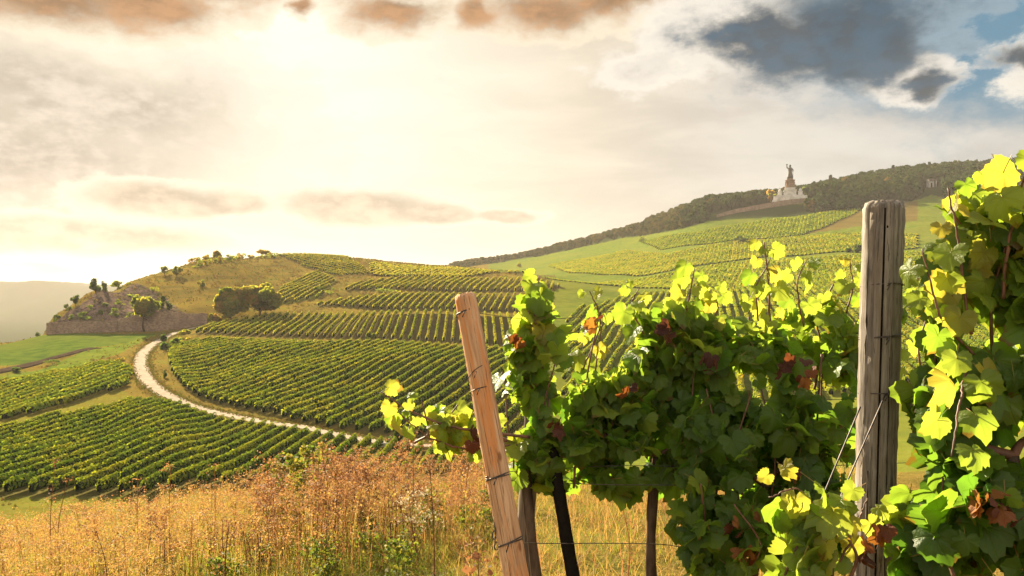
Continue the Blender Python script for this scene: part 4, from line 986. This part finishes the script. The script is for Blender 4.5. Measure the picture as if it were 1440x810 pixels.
def blob_leaves(A, lst, size=.068, tone=.45):
    """lst: (u, v, d, half width px, half height px, half depth m, count)"""
    for (u, v, d, ru, rv, dz, n, *rest) in lst:
        t0 = rest[0] if rest else tone  # higher tone paints the light on upper and left leaf masses
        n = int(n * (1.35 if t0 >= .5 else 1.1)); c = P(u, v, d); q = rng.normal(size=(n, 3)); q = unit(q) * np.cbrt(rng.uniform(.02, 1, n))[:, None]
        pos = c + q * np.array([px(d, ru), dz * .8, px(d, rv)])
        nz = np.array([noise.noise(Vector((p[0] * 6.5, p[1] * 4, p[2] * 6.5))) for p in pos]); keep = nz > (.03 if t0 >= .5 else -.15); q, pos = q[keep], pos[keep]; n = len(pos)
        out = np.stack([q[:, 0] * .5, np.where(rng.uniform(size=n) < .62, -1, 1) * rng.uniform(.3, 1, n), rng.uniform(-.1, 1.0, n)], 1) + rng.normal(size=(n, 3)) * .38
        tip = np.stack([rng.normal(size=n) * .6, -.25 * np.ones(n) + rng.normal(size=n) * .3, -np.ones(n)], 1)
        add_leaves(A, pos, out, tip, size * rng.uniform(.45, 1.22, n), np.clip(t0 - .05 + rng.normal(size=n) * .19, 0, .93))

def shoot(A, C, pts, r, n, size=.055, tone=.7, side=1.0):
    """a cane with leaves set alternately along it"""
    q = smooth_line(pts, 10); q = q + np.cumsum(rng.normal(size=q.shape) * .0012, 0); C(*tube(q, np.linspace(r, r * .45, len(q)), 7))
    s = np.linspace(.08, .99, n); k = (s * (len(q) - 1)).astype(int); tg = np.gradient(q, axis=0)[k]; tg = unit(tg)
    sd = unit(np.cross(tg, rng.normal(size=(n, 3)) * .5 + np.array([0, -1, .2]))) * np.where(np.arange(n) % 2, 1, -1)[:, None]
    pos = q[k] + sd * size * .7 + np.array([0, 0, size * .25])
    nr = np.stack([rng.normal(size=n) * .5, -np.abs(rng.normal(size=n)) - .2, rng.uniform(-.1, .8, n)], 1)
    tip = sd * .6 + np.array([0, -.2, -.8]) + rng.normal(size=(n, 3)) * .25
    add_leaves(A, pos, nr, tip, size * rng.uniform(.65, 1.15, n) * np.linspace(1.1, .7, n), np.clip(tone + rng.normal(size=n) * .13, 0, .95))

def vine(label, base, head, blobs, shoots, dead=(), arms=(), leaf=.061, tone=.45, trunk_r=.022, stems=2, bend=.05):
    b = np.array([base[0], base[1], float(zf(base[0], base[1]))]); o = empty('grape_vine', tuple(b), label, 'grapevine')
    T = Acc(); h = np.asarray(head, float); n = 14; s = np.linspace(0, 1, n)[:, None]
    line = (b - [0, 0, .08]) * (1 - s) + h * s; line[:, 0] += bend * np.sin(s[:, 0] * 4.2 + b[0] * 3) ; line[:, 1] += bend * .7 * np.sin(s[:, 0] * 5.1 + 1)
    T.add(*tube(line, trunk_r * (1.25 - .45 * s[:, 0] + .12 * np.sin(s[:, 0] * 23)), 10)); link('trunk', T.mesh('trunk', M['bark'], True, b), o)
    A = Acc()
    def cane(V, F): link('cane', Acc().add(V, F).mesh('cane', M['cane'], True, b), o)
    for pts in arms: q = smooth_line([line[-1]] + [np.asarray(p) for p in pts], 8); cane(*tube(q, np.linspace(trunk_r * .6, .006, len(q)), 8))
    blob_leaves(A, blobs, leaf, tone)
    # hidden canes inside each leaf mass
    for (u, v, d, ru, rv, dz, n, *rest) in blobs:
        for k in range(max(1, n // 90)):
            x = rng.uniform(-.7, .7); p0 = P(u + ru * x, v + rv * .9, d); p2 = P(u + ru * (x + rng.uniform(-.3, .3)), v - rv * .85, d + rng.uniform(-.4, .4) * dz); p1 = (p0 + p2) / 2 + rng.normal(size=3) * .03
            q = smooth_line([p0, p1, p2], 8); cane(*tube(q, np.linspace(.005, .0028, len(q)), 6))
    for s_ in shoots: shoot(A, cane, *s_)
    link('foliage', A.mesh('foliage', [M['vine_leaf'], M['stalk']], True, b), o)
    for (u, v, d, rr, n, tn) in dead:
        n = max(4, int(n * .7))
        D = Acc(); c = P(u, v, d); pos = c + rng.normal(size=(n, 3)) * np.array([px(d, rr), .03, px(d, rr)]) * .6
        for q in pos:
            D = Acc(); add_leaves(D, q[None], rng.normal(size=(1, 3)) + [0, -.8, .2], rng.normal(size=(1, 3)) * .5 + [0, 0, -1], rng.uniform(.022, .038, 1), np.clip(tn + rng.normal(size=1) * .2, 0, 1), False)
            link('withered_leaf', D.mesh('withered_leaf', M['dead_leaf'], True, b), o)
    return o

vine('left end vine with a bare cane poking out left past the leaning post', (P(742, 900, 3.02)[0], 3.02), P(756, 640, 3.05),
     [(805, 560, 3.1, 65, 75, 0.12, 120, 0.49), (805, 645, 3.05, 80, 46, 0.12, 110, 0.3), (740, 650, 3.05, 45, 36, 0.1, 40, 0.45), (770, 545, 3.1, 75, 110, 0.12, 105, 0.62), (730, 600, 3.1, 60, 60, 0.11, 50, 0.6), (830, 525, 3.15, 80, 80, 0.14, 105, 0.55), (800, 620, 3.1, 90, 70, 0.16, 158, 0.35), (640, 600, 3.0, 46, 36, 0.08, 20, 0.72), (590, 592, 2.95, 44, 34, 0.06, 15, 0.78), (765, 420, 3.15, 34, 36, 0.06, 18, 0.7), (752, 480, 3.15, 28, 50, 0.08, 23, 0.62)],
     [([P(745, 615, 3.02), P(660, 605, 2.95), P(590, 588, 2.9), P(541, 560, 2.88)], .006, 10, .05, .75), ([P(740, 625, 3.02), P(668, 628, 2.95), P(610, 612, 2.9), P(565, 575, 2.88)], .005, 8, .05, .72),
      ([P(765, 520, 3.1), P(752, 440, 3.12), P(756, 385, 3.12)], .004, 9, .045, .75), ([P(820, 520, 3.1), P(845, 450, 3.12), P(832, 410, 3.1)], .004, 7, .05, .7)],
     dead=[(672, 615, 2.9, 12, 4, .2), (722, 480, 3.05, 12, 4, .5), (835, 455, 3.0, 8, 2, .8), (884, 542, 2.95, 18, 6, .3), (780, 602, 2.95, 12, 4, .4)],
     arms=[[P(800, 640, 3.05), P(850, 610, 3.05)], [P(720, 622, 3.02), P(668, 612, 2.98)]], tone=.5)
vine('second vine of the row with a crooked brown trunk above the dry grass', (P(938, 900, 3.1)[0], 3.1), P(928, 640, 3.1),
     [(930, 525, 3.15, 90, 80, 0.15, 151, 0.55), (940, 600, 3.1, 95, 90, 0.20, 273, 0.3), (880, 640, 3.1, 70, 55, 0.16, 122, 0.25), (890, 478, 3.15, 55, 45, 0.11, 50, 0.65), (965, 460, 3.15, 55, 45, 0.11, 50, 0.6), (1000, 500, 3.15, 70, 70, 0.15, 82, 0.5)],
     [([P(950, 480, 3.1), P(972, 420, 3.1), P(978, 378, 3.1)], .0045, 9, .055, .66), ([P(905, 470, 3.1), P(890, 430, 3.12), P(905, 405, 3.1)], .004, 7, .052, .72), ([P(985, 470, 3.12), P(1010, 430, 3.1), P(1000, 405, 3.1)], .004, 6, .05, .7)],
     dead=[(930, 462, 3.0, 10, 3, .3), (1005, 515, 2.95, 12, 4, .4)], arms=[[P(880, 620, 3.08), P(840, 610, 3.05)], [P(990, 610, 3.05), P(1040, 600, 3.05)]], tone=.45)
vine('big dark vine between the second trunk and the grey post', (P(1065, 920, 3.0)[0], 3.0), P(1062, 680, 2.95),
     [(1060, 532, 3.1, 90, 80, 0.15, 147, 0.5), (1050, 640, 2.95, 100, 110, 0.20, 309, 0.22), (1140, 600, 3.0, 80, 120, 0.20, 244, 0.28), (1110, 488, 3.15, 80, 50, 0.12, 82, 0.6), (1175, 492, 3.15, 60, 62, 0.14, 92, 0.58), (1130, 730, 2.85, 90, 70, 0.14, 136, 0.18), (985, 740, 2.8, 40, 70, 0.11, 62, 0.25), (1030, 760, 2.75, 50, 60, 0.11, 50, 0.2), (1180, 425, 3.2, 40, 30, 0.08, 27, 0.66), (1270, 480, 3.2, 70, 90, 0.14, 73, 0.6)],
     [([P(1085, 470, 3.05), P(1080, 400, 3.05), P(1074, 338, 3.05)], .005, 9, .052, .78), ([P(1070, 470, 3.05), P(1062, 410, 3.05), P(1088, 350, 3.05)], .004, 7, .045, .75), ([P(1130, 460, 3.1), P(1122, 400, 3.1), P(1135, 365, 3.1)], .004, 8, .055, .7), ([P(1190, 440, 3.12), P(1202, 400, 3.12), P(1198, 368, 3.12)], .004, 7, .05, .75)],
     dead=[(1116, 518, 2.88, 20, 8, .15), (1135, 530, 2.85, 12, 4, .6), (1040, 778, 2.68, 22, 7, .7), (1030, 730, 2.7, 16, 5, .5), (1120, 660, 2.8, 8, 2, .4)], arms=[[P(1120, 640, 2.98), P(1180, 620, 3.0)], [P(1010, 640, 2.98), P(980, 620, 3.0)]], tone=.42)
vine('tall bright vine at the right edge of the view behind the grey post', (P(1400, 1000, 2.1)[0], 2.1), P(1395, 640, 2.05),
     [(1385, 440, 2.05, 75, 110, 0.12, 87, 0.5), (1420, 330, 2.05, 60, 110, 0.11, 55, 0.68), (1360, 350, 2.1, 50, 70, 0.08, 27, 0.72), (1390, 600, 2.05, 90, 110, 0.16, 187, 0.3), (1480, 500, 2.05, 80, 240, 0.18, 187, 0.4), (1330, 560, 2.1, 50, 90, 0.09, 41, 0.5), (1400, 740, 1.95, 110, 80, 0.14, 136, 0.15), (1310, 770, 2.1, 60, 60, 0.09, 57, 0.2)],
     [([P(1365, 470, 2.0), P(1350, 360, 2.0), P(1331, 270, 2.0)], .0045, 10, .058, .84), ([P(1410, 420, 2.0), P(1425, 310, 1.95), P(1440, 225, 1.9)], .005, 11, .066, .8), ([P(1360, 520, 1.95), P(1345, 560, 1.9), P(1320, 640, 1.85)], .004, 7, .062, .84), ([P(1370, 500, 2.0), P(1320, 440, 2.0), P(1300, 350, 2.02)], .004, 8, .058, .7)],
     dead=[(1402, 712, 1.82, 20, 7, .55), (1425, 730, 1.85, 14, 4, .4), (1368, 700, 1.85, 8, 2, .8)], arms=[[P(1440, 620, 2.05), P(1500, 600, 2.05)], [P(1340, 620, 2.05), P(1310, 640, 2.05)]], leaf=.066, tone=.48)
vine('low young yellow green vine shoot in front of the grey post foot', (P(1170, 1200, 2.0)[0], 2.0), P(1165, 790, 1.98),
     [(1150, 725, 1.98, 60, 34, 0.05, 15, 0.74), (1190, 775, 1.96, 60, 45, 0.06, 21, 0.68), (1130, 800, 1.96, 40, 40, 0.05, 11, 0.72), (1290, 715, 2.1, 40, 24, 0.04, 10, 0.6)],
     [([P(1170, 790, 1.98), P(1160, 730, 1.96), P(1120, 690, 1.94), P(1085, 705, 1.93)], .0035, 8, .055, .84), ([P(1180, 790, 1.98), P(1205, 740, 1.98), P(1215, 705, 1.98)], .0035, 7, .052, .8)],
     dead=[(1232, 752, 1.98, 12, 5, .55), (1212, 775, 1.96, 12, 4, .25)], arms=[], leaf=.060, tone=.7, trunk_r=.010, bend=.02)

# ------------------------------------------------------------------ dry weeds and grass in the foreground
def ribbons(base, h, lean, w, tone, segs=4, curve=.5):
    """thin bent blades: (V, F, tone)"""
    n = len(base); s = np.linspace(0, 1, segs + 1)
    a = rng.uniform(0, 6.283, n); sd = np.stack([np.cos(a), np.sin(a), np.zeros(n)], 1)
    V = []
    for k in s:
        c = base + np.stack([lean[:, 0] * k ** 1.8, lean[:, 1] * k ** 1.8, h * (k - curve * .25 * k ** 3)], 1)
        ww = (w * (1 - .85 * k))[:, None]; V += [c - sd * ww, c + sd * ww]
    V = np.stack(V, 1); m = 2 * (segs + 1); b = (np.arange(n) * m)[:, None]
    F = np.concatenate([b + np.array([[2 * k, 2 * k + 1, 2 * k + 3, 2 * k + 2]]) for k in range(segs)])
    tipp = base + np.stack([lean[:, 0], lean[:, 1], h * (1 - curve * .25)], 1)
    return V.reshape(-1, 3), F, np.repeat(tone, m), tipp

def patch(region, n):
    """random standing points in the wedge (u range, d range)"""
    u0, u1, d0, d1 = region; d = np.sqrt(rng.uniform(d0 ** 2, d1 ** 2, n)); u = rng.uniform(u0, u1, n); x = (u - 720) / F_PX * d
    return u, d, np.stack([x, d, zf(x, d) - .02], 1)
HU = [-250, 0, 120, 240, 340, 430, 520, 600, 660, 760, 900, 1100, 1500]
HH = [.68, .72, .72, .68, .66, .74, .74, .60, .52, .22, .20, .22, .25]

def weeds():
    A = Acc()
    # upright golden stems, each with a tuft of seed heads
    for (reg, n, kk) in [((-220, 690, 6.2, 10.5), 4000, 1.0), ((-260, 560, 4.6, 6.4), 1500, .75), ((-300, 520, 10.2, 12.5), 1500, 1.0)]:
        u, d, b = patch(reg, n); hm = np.interp(u, HU, HH) * kk
        keep = ~((u > 520) & (d < 7.2)) & ~((u > 250) & (u < 540) & (d < 6.6)); u, d, b, hm = u[keep], d[keep], b[keep], hm[keep]; n = len(u)
        cl = np.sin(b[:, 0] * 2.3 + 1.1 * np.sin(b[:, 1] * 1.9)) * np.sin(b[:, 1] * 2.7 + b[:, 0])
        kp = rng.uniform(size=n) < np.clip(.66 + .55 * cl, .12, 1); u, d, b, hm, cl = u[kp], d[kp], b[kp], hm[kp], cl[kp]; n = len(u)
        h = hm * (1 + .34 * cl) * rng.uniform(.55, 1.12, n); lean = rng.normal(size=(n, 2)) * .09 * h[:, None] + np.array([.05, 0])
        tn = np.clip(.49 + .2 * cl + rng.normal(size=n) * .12 + (u > 380) * .2 * rng.uniform(size=n), .2, 1)
        V, F, tt, tip = ribbons(b, h, lean, rng.uniform(.0016, .0034, n), tn); A.add(V, F, tt)
        # seed heads
        k = 9; p = np.repeat(tip, k, 0); dz = np.abs(rng.normal(size=n * k)) * .075; sp = .018 + dz * .28
        p = p + np.stack([rng.normal(size=n * k) * sp, rng.normal(size=n * k) * sp, -dz + .01], 1)
        V, F = quads(p, rng.uniform(.004, .0135, n * k), rng.normal(size=(n * k, 3))); A.add(V, F, np.repeat(np.clip(np.repeat(tn, k) + .08 + rng.normal(size=n * k) * .1, .3, 1), 4))
        # narrow leaves on the stems
        k = 3; f = rng.uniform(.15, .85, n * k); p = np.repeat(b, k, 0) + np.stack([np.repeat(lean[:, 0], k) * f ** 1.8, np.repeat(lean[:, 1], k) * f ** 1.8, np.repeat(h, k) * f * .95], 1)
        V, F, tt, _ = ribbons(p, rng.uniform(.02, .09, n * k), rng.normal(size=(n * k, 2)) * .055, rng.uniform(.002, .005, n * k), np.clip(np.repeat(tn, k) - .18 + rng.normal(size=n * k) * .15, .08, 1), 2, .9); A.add(V, F, tt)
    # umbels: a stem that forks into a flat head
    u, d, b = patch((-200, 680, 5.6, 10.8), 1300); keep = ~((u > 500) & (d < 7.4)) & ~((u > 250) & (u < 540) & (d < 6.8)); u, d, b = u[keep], d[keep], b[keep]; n = len(u)
    h = np.interp(u, HU, HH) * rng.uniform(.7, 1.2, n); tn = np.clip(.56 + (u > 380) * .2 + rng.normal(size=n) * .14, .3, 1)
    V, F, tt, tip = ribbons(b, h, rng.normal(size=(n, 2)) * .05, rng.uniform(.002, .0035, n), tn); A.add(V, F, tt)
    k = 8; bb = np.repeat(b + (tip - b) * .86, k, 0); V, F, tt, tp = ribbons(bb, np.repeat(h, k) * .16 * rng.uniform(.8, 1.1, n * k), rng.normal(size=(n * k, 2)) * .05, np.full(n * k, .0016), np.repeat(tn, k), 3); A.add(V, F, tt)
    m = 8; p = np.repeat(tp, m, 0) + rng.normal(size=(n * k * m, 3)) * np.array([.012, .012, .004]); V, F = quads(p, rng.uniform(.003, .008, len(p)), rng.normal(size=(len(p), 3)) + [0, 0, .8]); A.add(V, F, np.repeat(np.clip(np.repeat(tn, k * m) + rng.normal(size=len(p)) * .12, 0.2, 1), 4))
    # dark and green undergrowth between the stems
    u, d, b = patch((-220, 690, 5.0, 10.5), 5000); n = len(u); cl = np.sin(b[:, 0] * 1.7 + 2) * np.sin(b[:, 1] * 2.1); t0 = np.where(rng.uniform(size=n) < .45 + .3 * cl, .98, .1)
    V, F, tt, _ = ribbons(b, np.interp(u, HU, HH) * rng.uniform(.2, .7, n) * np.where((u > 250) & (d < 6.8), .4, 1), rng.normal(size=(n, 2)) * .09, rng.uniform(.002, .006, n), np.clip(t0 + rng.normal(size=n) * .06, 0, 1), 3, .8); A.add(V, F, tt)
    tag(link('dry_weeds', A.mesh('dry_weeds', M['weed'], False)), 'tall golden dry weeds covering the near slope', 'weeds', kind='stuff')
    A = Acc()
    # low grass: dry under the vines, greener by the weeds
    for (reg, n, h0, t0) in [((620, 1120, 4.4, 9.5), 7000, .10, .44), ((-100, 700, 4.2, 8), 5500, .16, .30), ((250, 640, 5.2, 7.4), 4200, .15, .10), ((1050, 1700, 2.6, 9), 3500, .14, .4), ((540, 1250, 9, 16), 7500, .22, .46), ((640, 1120, 4.6, 9.5), 1300, .36, .62), ((660, 1100, 4.6, 9), 2200, .16, .14), ((600, 1500, 2.4, 4.4), 1800, .12, .45)]:
        u, d, b = patch(reg, n); cl = np.sin(b[:, 0] * 3.1 + np.sin(b[:, 1] * 2.2)) * np.sin(b[:, 1] * 3.3 + .7 * b[:, 0])
        h = h0 * rng.uniform(.4, 1.5, n) * (1 + .5 * cl); V, F, tt, _ = ribbons(b, h, rng.normal(size=(n, 2)) * .5 * h[:, None], rng.uniform(.0018, .0042, n), np.clip(t0 + .15 * cl + rng.normal(size=n) * .11, 0, .85), 3, .8); A.add(V, F, tt)
    tag(link('grass', A.mesh('grass', M['weed'], False)), 'short dry and green grass under the vines', 'grass', kind='stuff')
weeds()

def herb(u, v_top, d, label, cat, hgt=None, n_br=9, spread=.12, tone=.7, heads=14, hs=.008, mat='weed', leaves=0, name='dry_plant', head_mat=None, flat=True, top_only=False):
    """a single branching wild plant standing on the slope"""
    x = (u - 720) / F_PX * d; z0 = float(zf(x, d)); top = zv(v_top, d); h = hgt or max(.25, top - z0)
    o = empty(name, (x, d, z0), label, cat); A = Acc(); H = Acc()
    st = smooth_line([[0, 0, -.05], [rng.normal() * .02, 0, h * .5], [rng.normal() * .03, 0, h * .96]], 6); A.add(*tube(st, np.linspace(.0055, .0022, len(st)), 6), tone=tone)
    for k in range(n_br):
        f = rng.uniform(.55 if top_only else .2, 1.0); i = int(f * (len(st) - 1)); a = k * 2.4; L = spread * rng.uniform(.5, 1.1) * (1.25 - .5 * f)
        e = st[i] + np.array([math.cos(a) * L, math.sin(a) * L, L * (.75 if not flat else .55)]); m = (st[i] + e) / 2 + [0, 0, -.015]
        A.add(*tube([st[i], m, e], [.0026, .002, .0012], 5), tone=tone)
        q = e + rng.normal(size=(heads, 3)) * np.array([.028, .028, .010 if flat else .022])
        V, F = quads(q, rng.uniform(.5, 1.3, heads) * hs, rng.normal(size=(heads, 3)) + [0, 0, .7]); H.add(V, F, np.repeat(np.clip(tone + rng.normal(size=heads) * .12, 0, 1), 4))
    q = st[-1] + rng.normal(size=(heads * 2, 3)) * np.array([.03, .03, .014]); V, F = quads(q, rng.uniform(.5, 1.3, heads * 2) * hs, rng.normal(size=(heads * 2, 3)) + [0, 0, .7]); H.add(V, F, np.repeat(np.clip(tone + rng.normal(size=heads * 2) * .12, 0, 1), 4))
    if leaves:
        f = rng.uniform(.1, .95, leaves); p = np.stack([rng.normal(size=leaves) * spread * .5, rng.normal(size=leaves) * spread * .5, f * h], 1)
        V, F = quads(p, rng.uniform(.012, .03, leaves), rng.normal(size=(leaves, 3)) + [0, -.3, .6]); H.add(V, F, np.repeat(np.clip(tone + rng.normal(size=leaves) * .1, 0, 1), 4))
    link('stem', A.mesh('stem', M[mat], False), o); link('foliage' if head_mat is None else 'blossoms', H.mesh('head', M[head_mat or mat], False), o)  # the foliage part holds the seed heads, plus any leaves
    return o
herb(240, 648, 8.0, 'tall dry umbel weed sticking up over the dark rows left of centre', 'weed', n_br=8, spread=.13, tone=.72, heads=22, hs=.009, top_only=True)
herb(72, 640, 8.2, 'tall thin rusty stalk at the left against the green rows', 'weed', n_br=14, spread=.07, tone=.92, heads=12, flat=False)
herb(88, 668, 8.0, 'shorter rusty stalk right of the tall left one', 'weed', n_br=9, spread=.07, tone=.9, heads=10, flat=False)
herb(300, 648, 8.6, 'slender dry stalk right of the tall umbel weed', 'weed', n_br=8, spread=.08, tone=.7, heads=10, flat=False)
herb(195, 668, 8.3, 'small dry umbel left of the tall umbel weed', 'weed', n_br=5, spread=.09, tone=.72, heads=14, top_only=True)
herb(436, 632, 9.0, 'yellow green leafy shrub at the crest beside the rusty weeds', 'weed', n_br=22, spread=.26, tone=.24, heads=40, hs=.02, leaves=320, flat=False)
herb(400, 652, 9.0, 'lower yellow green leafy clump left of the crest shrub', 'weed', n_br=18, spread=.22, tone=.27, heads=34, hs=.018, leaves=200, flat=False)
herb(488, 642, 8.4, 'rusty brown dock weed in the middle of the dry weeds', 'weed', n_br=20, spread=.16, tone=.9, heads=34, hs=.011, flat=False)
herb(520, 655, 8.2, 'second rusty dock weed right of the first', 'weed', n_br=18, spread=.15, tone=.88, heads=30, hs=.011, flat=False)
herb(460, 650, 8.0, 'rusty dock weed just left of the middle one', 'weed', n_br=16, spread=.15, tone=.86, heads=30, hs=.011, flat=False)
herb(575, 693, 7.0, 'clump of creamy white wildflowers among the dry weeds', 'wildflowers', n_br=22, spread=.17, tone=.5, heads=12, hs=.009, head_mat='flower', name='wildflower', top_only=True)
herb(600, 706, 6.8, 'smaller creamy wildflower clump right of the big one', 'wildflowers', n_br=12, spread=.12, tone=.5, heads=11, hs=.008, head_mat='flower', name='wildflower', top_only=True)
herb(610, 640, 4.6, 'thin bare dark stalk leaning in front of the weeds', 'weed', n_br=6, spread=.05, tone=1.0, heads=4, hs=.006)
herb(672, 755, 4.3, 'little red brown weed at the foot of the leaning post', 'weed', n_br=12, spread=.10, tone=.95, heads=16, hs=.009, flat=False, leaves=30)
herb(878, 700, 5.2, 'thin dry stalk between the two vine trunks', 'weed', n_br=6, spread=.06, tone=.7, heads=8, flat=False)

# more of the same weeds, scattered along the crest and through the slope
def scatter(kind, n, us, ds, label, group, **kw):
    proto = [herb(us[0], 700, ds[0], label, 'weed', hgt=kw['h'] * rng.uniform(.85, 1.15), **{k: v for k, v in kw.items() if k != 'h'}, name=kind) for _ in range(2)]
    for i in range(n):
        o = proto[i] if i < 2 else copy_tree(proto[i % 2])
        u = rng.uniform(*us); d = rng.uniform(*ds); x = (u - 720) / F_PX * d
        o.location = (x, d, float(zf(x, d))); o.rotation_euler = (rng.normal() * .08, rng.normal() * .08, rng.uniform(0, 6.28)); k = rng.uniform(.75, 1.2); o.scale = (k, k, k); o['group'] = group
scatter('rusty_weed', 26, (360, 690), (7.6, 10.2), 'rusty brown branching weed in the thicket left of the leaning post', 'rusty branching weeds', h=.78, n_br=18, spread=.15, tone=.84, heads=22, hs=.010, flat=False)
scatter('umbel_weed', 30, (-40, 430), (6.6, 10.0), 'golden umbel weed among the dry weeds at the lower left', 'golden umbel weeds', h=.78, n_br=8, spread=.12, tone=.6, heads=20, hs=.008, top_only=True)
scatter('dark_weed', 22, (150, 680), (6.4, 9.0), 'dark brown withered stalk standing in the dry weeds', 'dark withered stalks', h=.6, n_br=12, spread=.09, tone=1.0, heads=10, hs=.009, flat=False)
scatter('green_weed', 16, (300, 690), (6.2, 8.6), 'leafy green weed low among the dry stalks', 'leafy green weeds', h=.34, n_br=10, spread=.12, tone=.12, heads=16, hs=.016, leaves=90, flat=False)
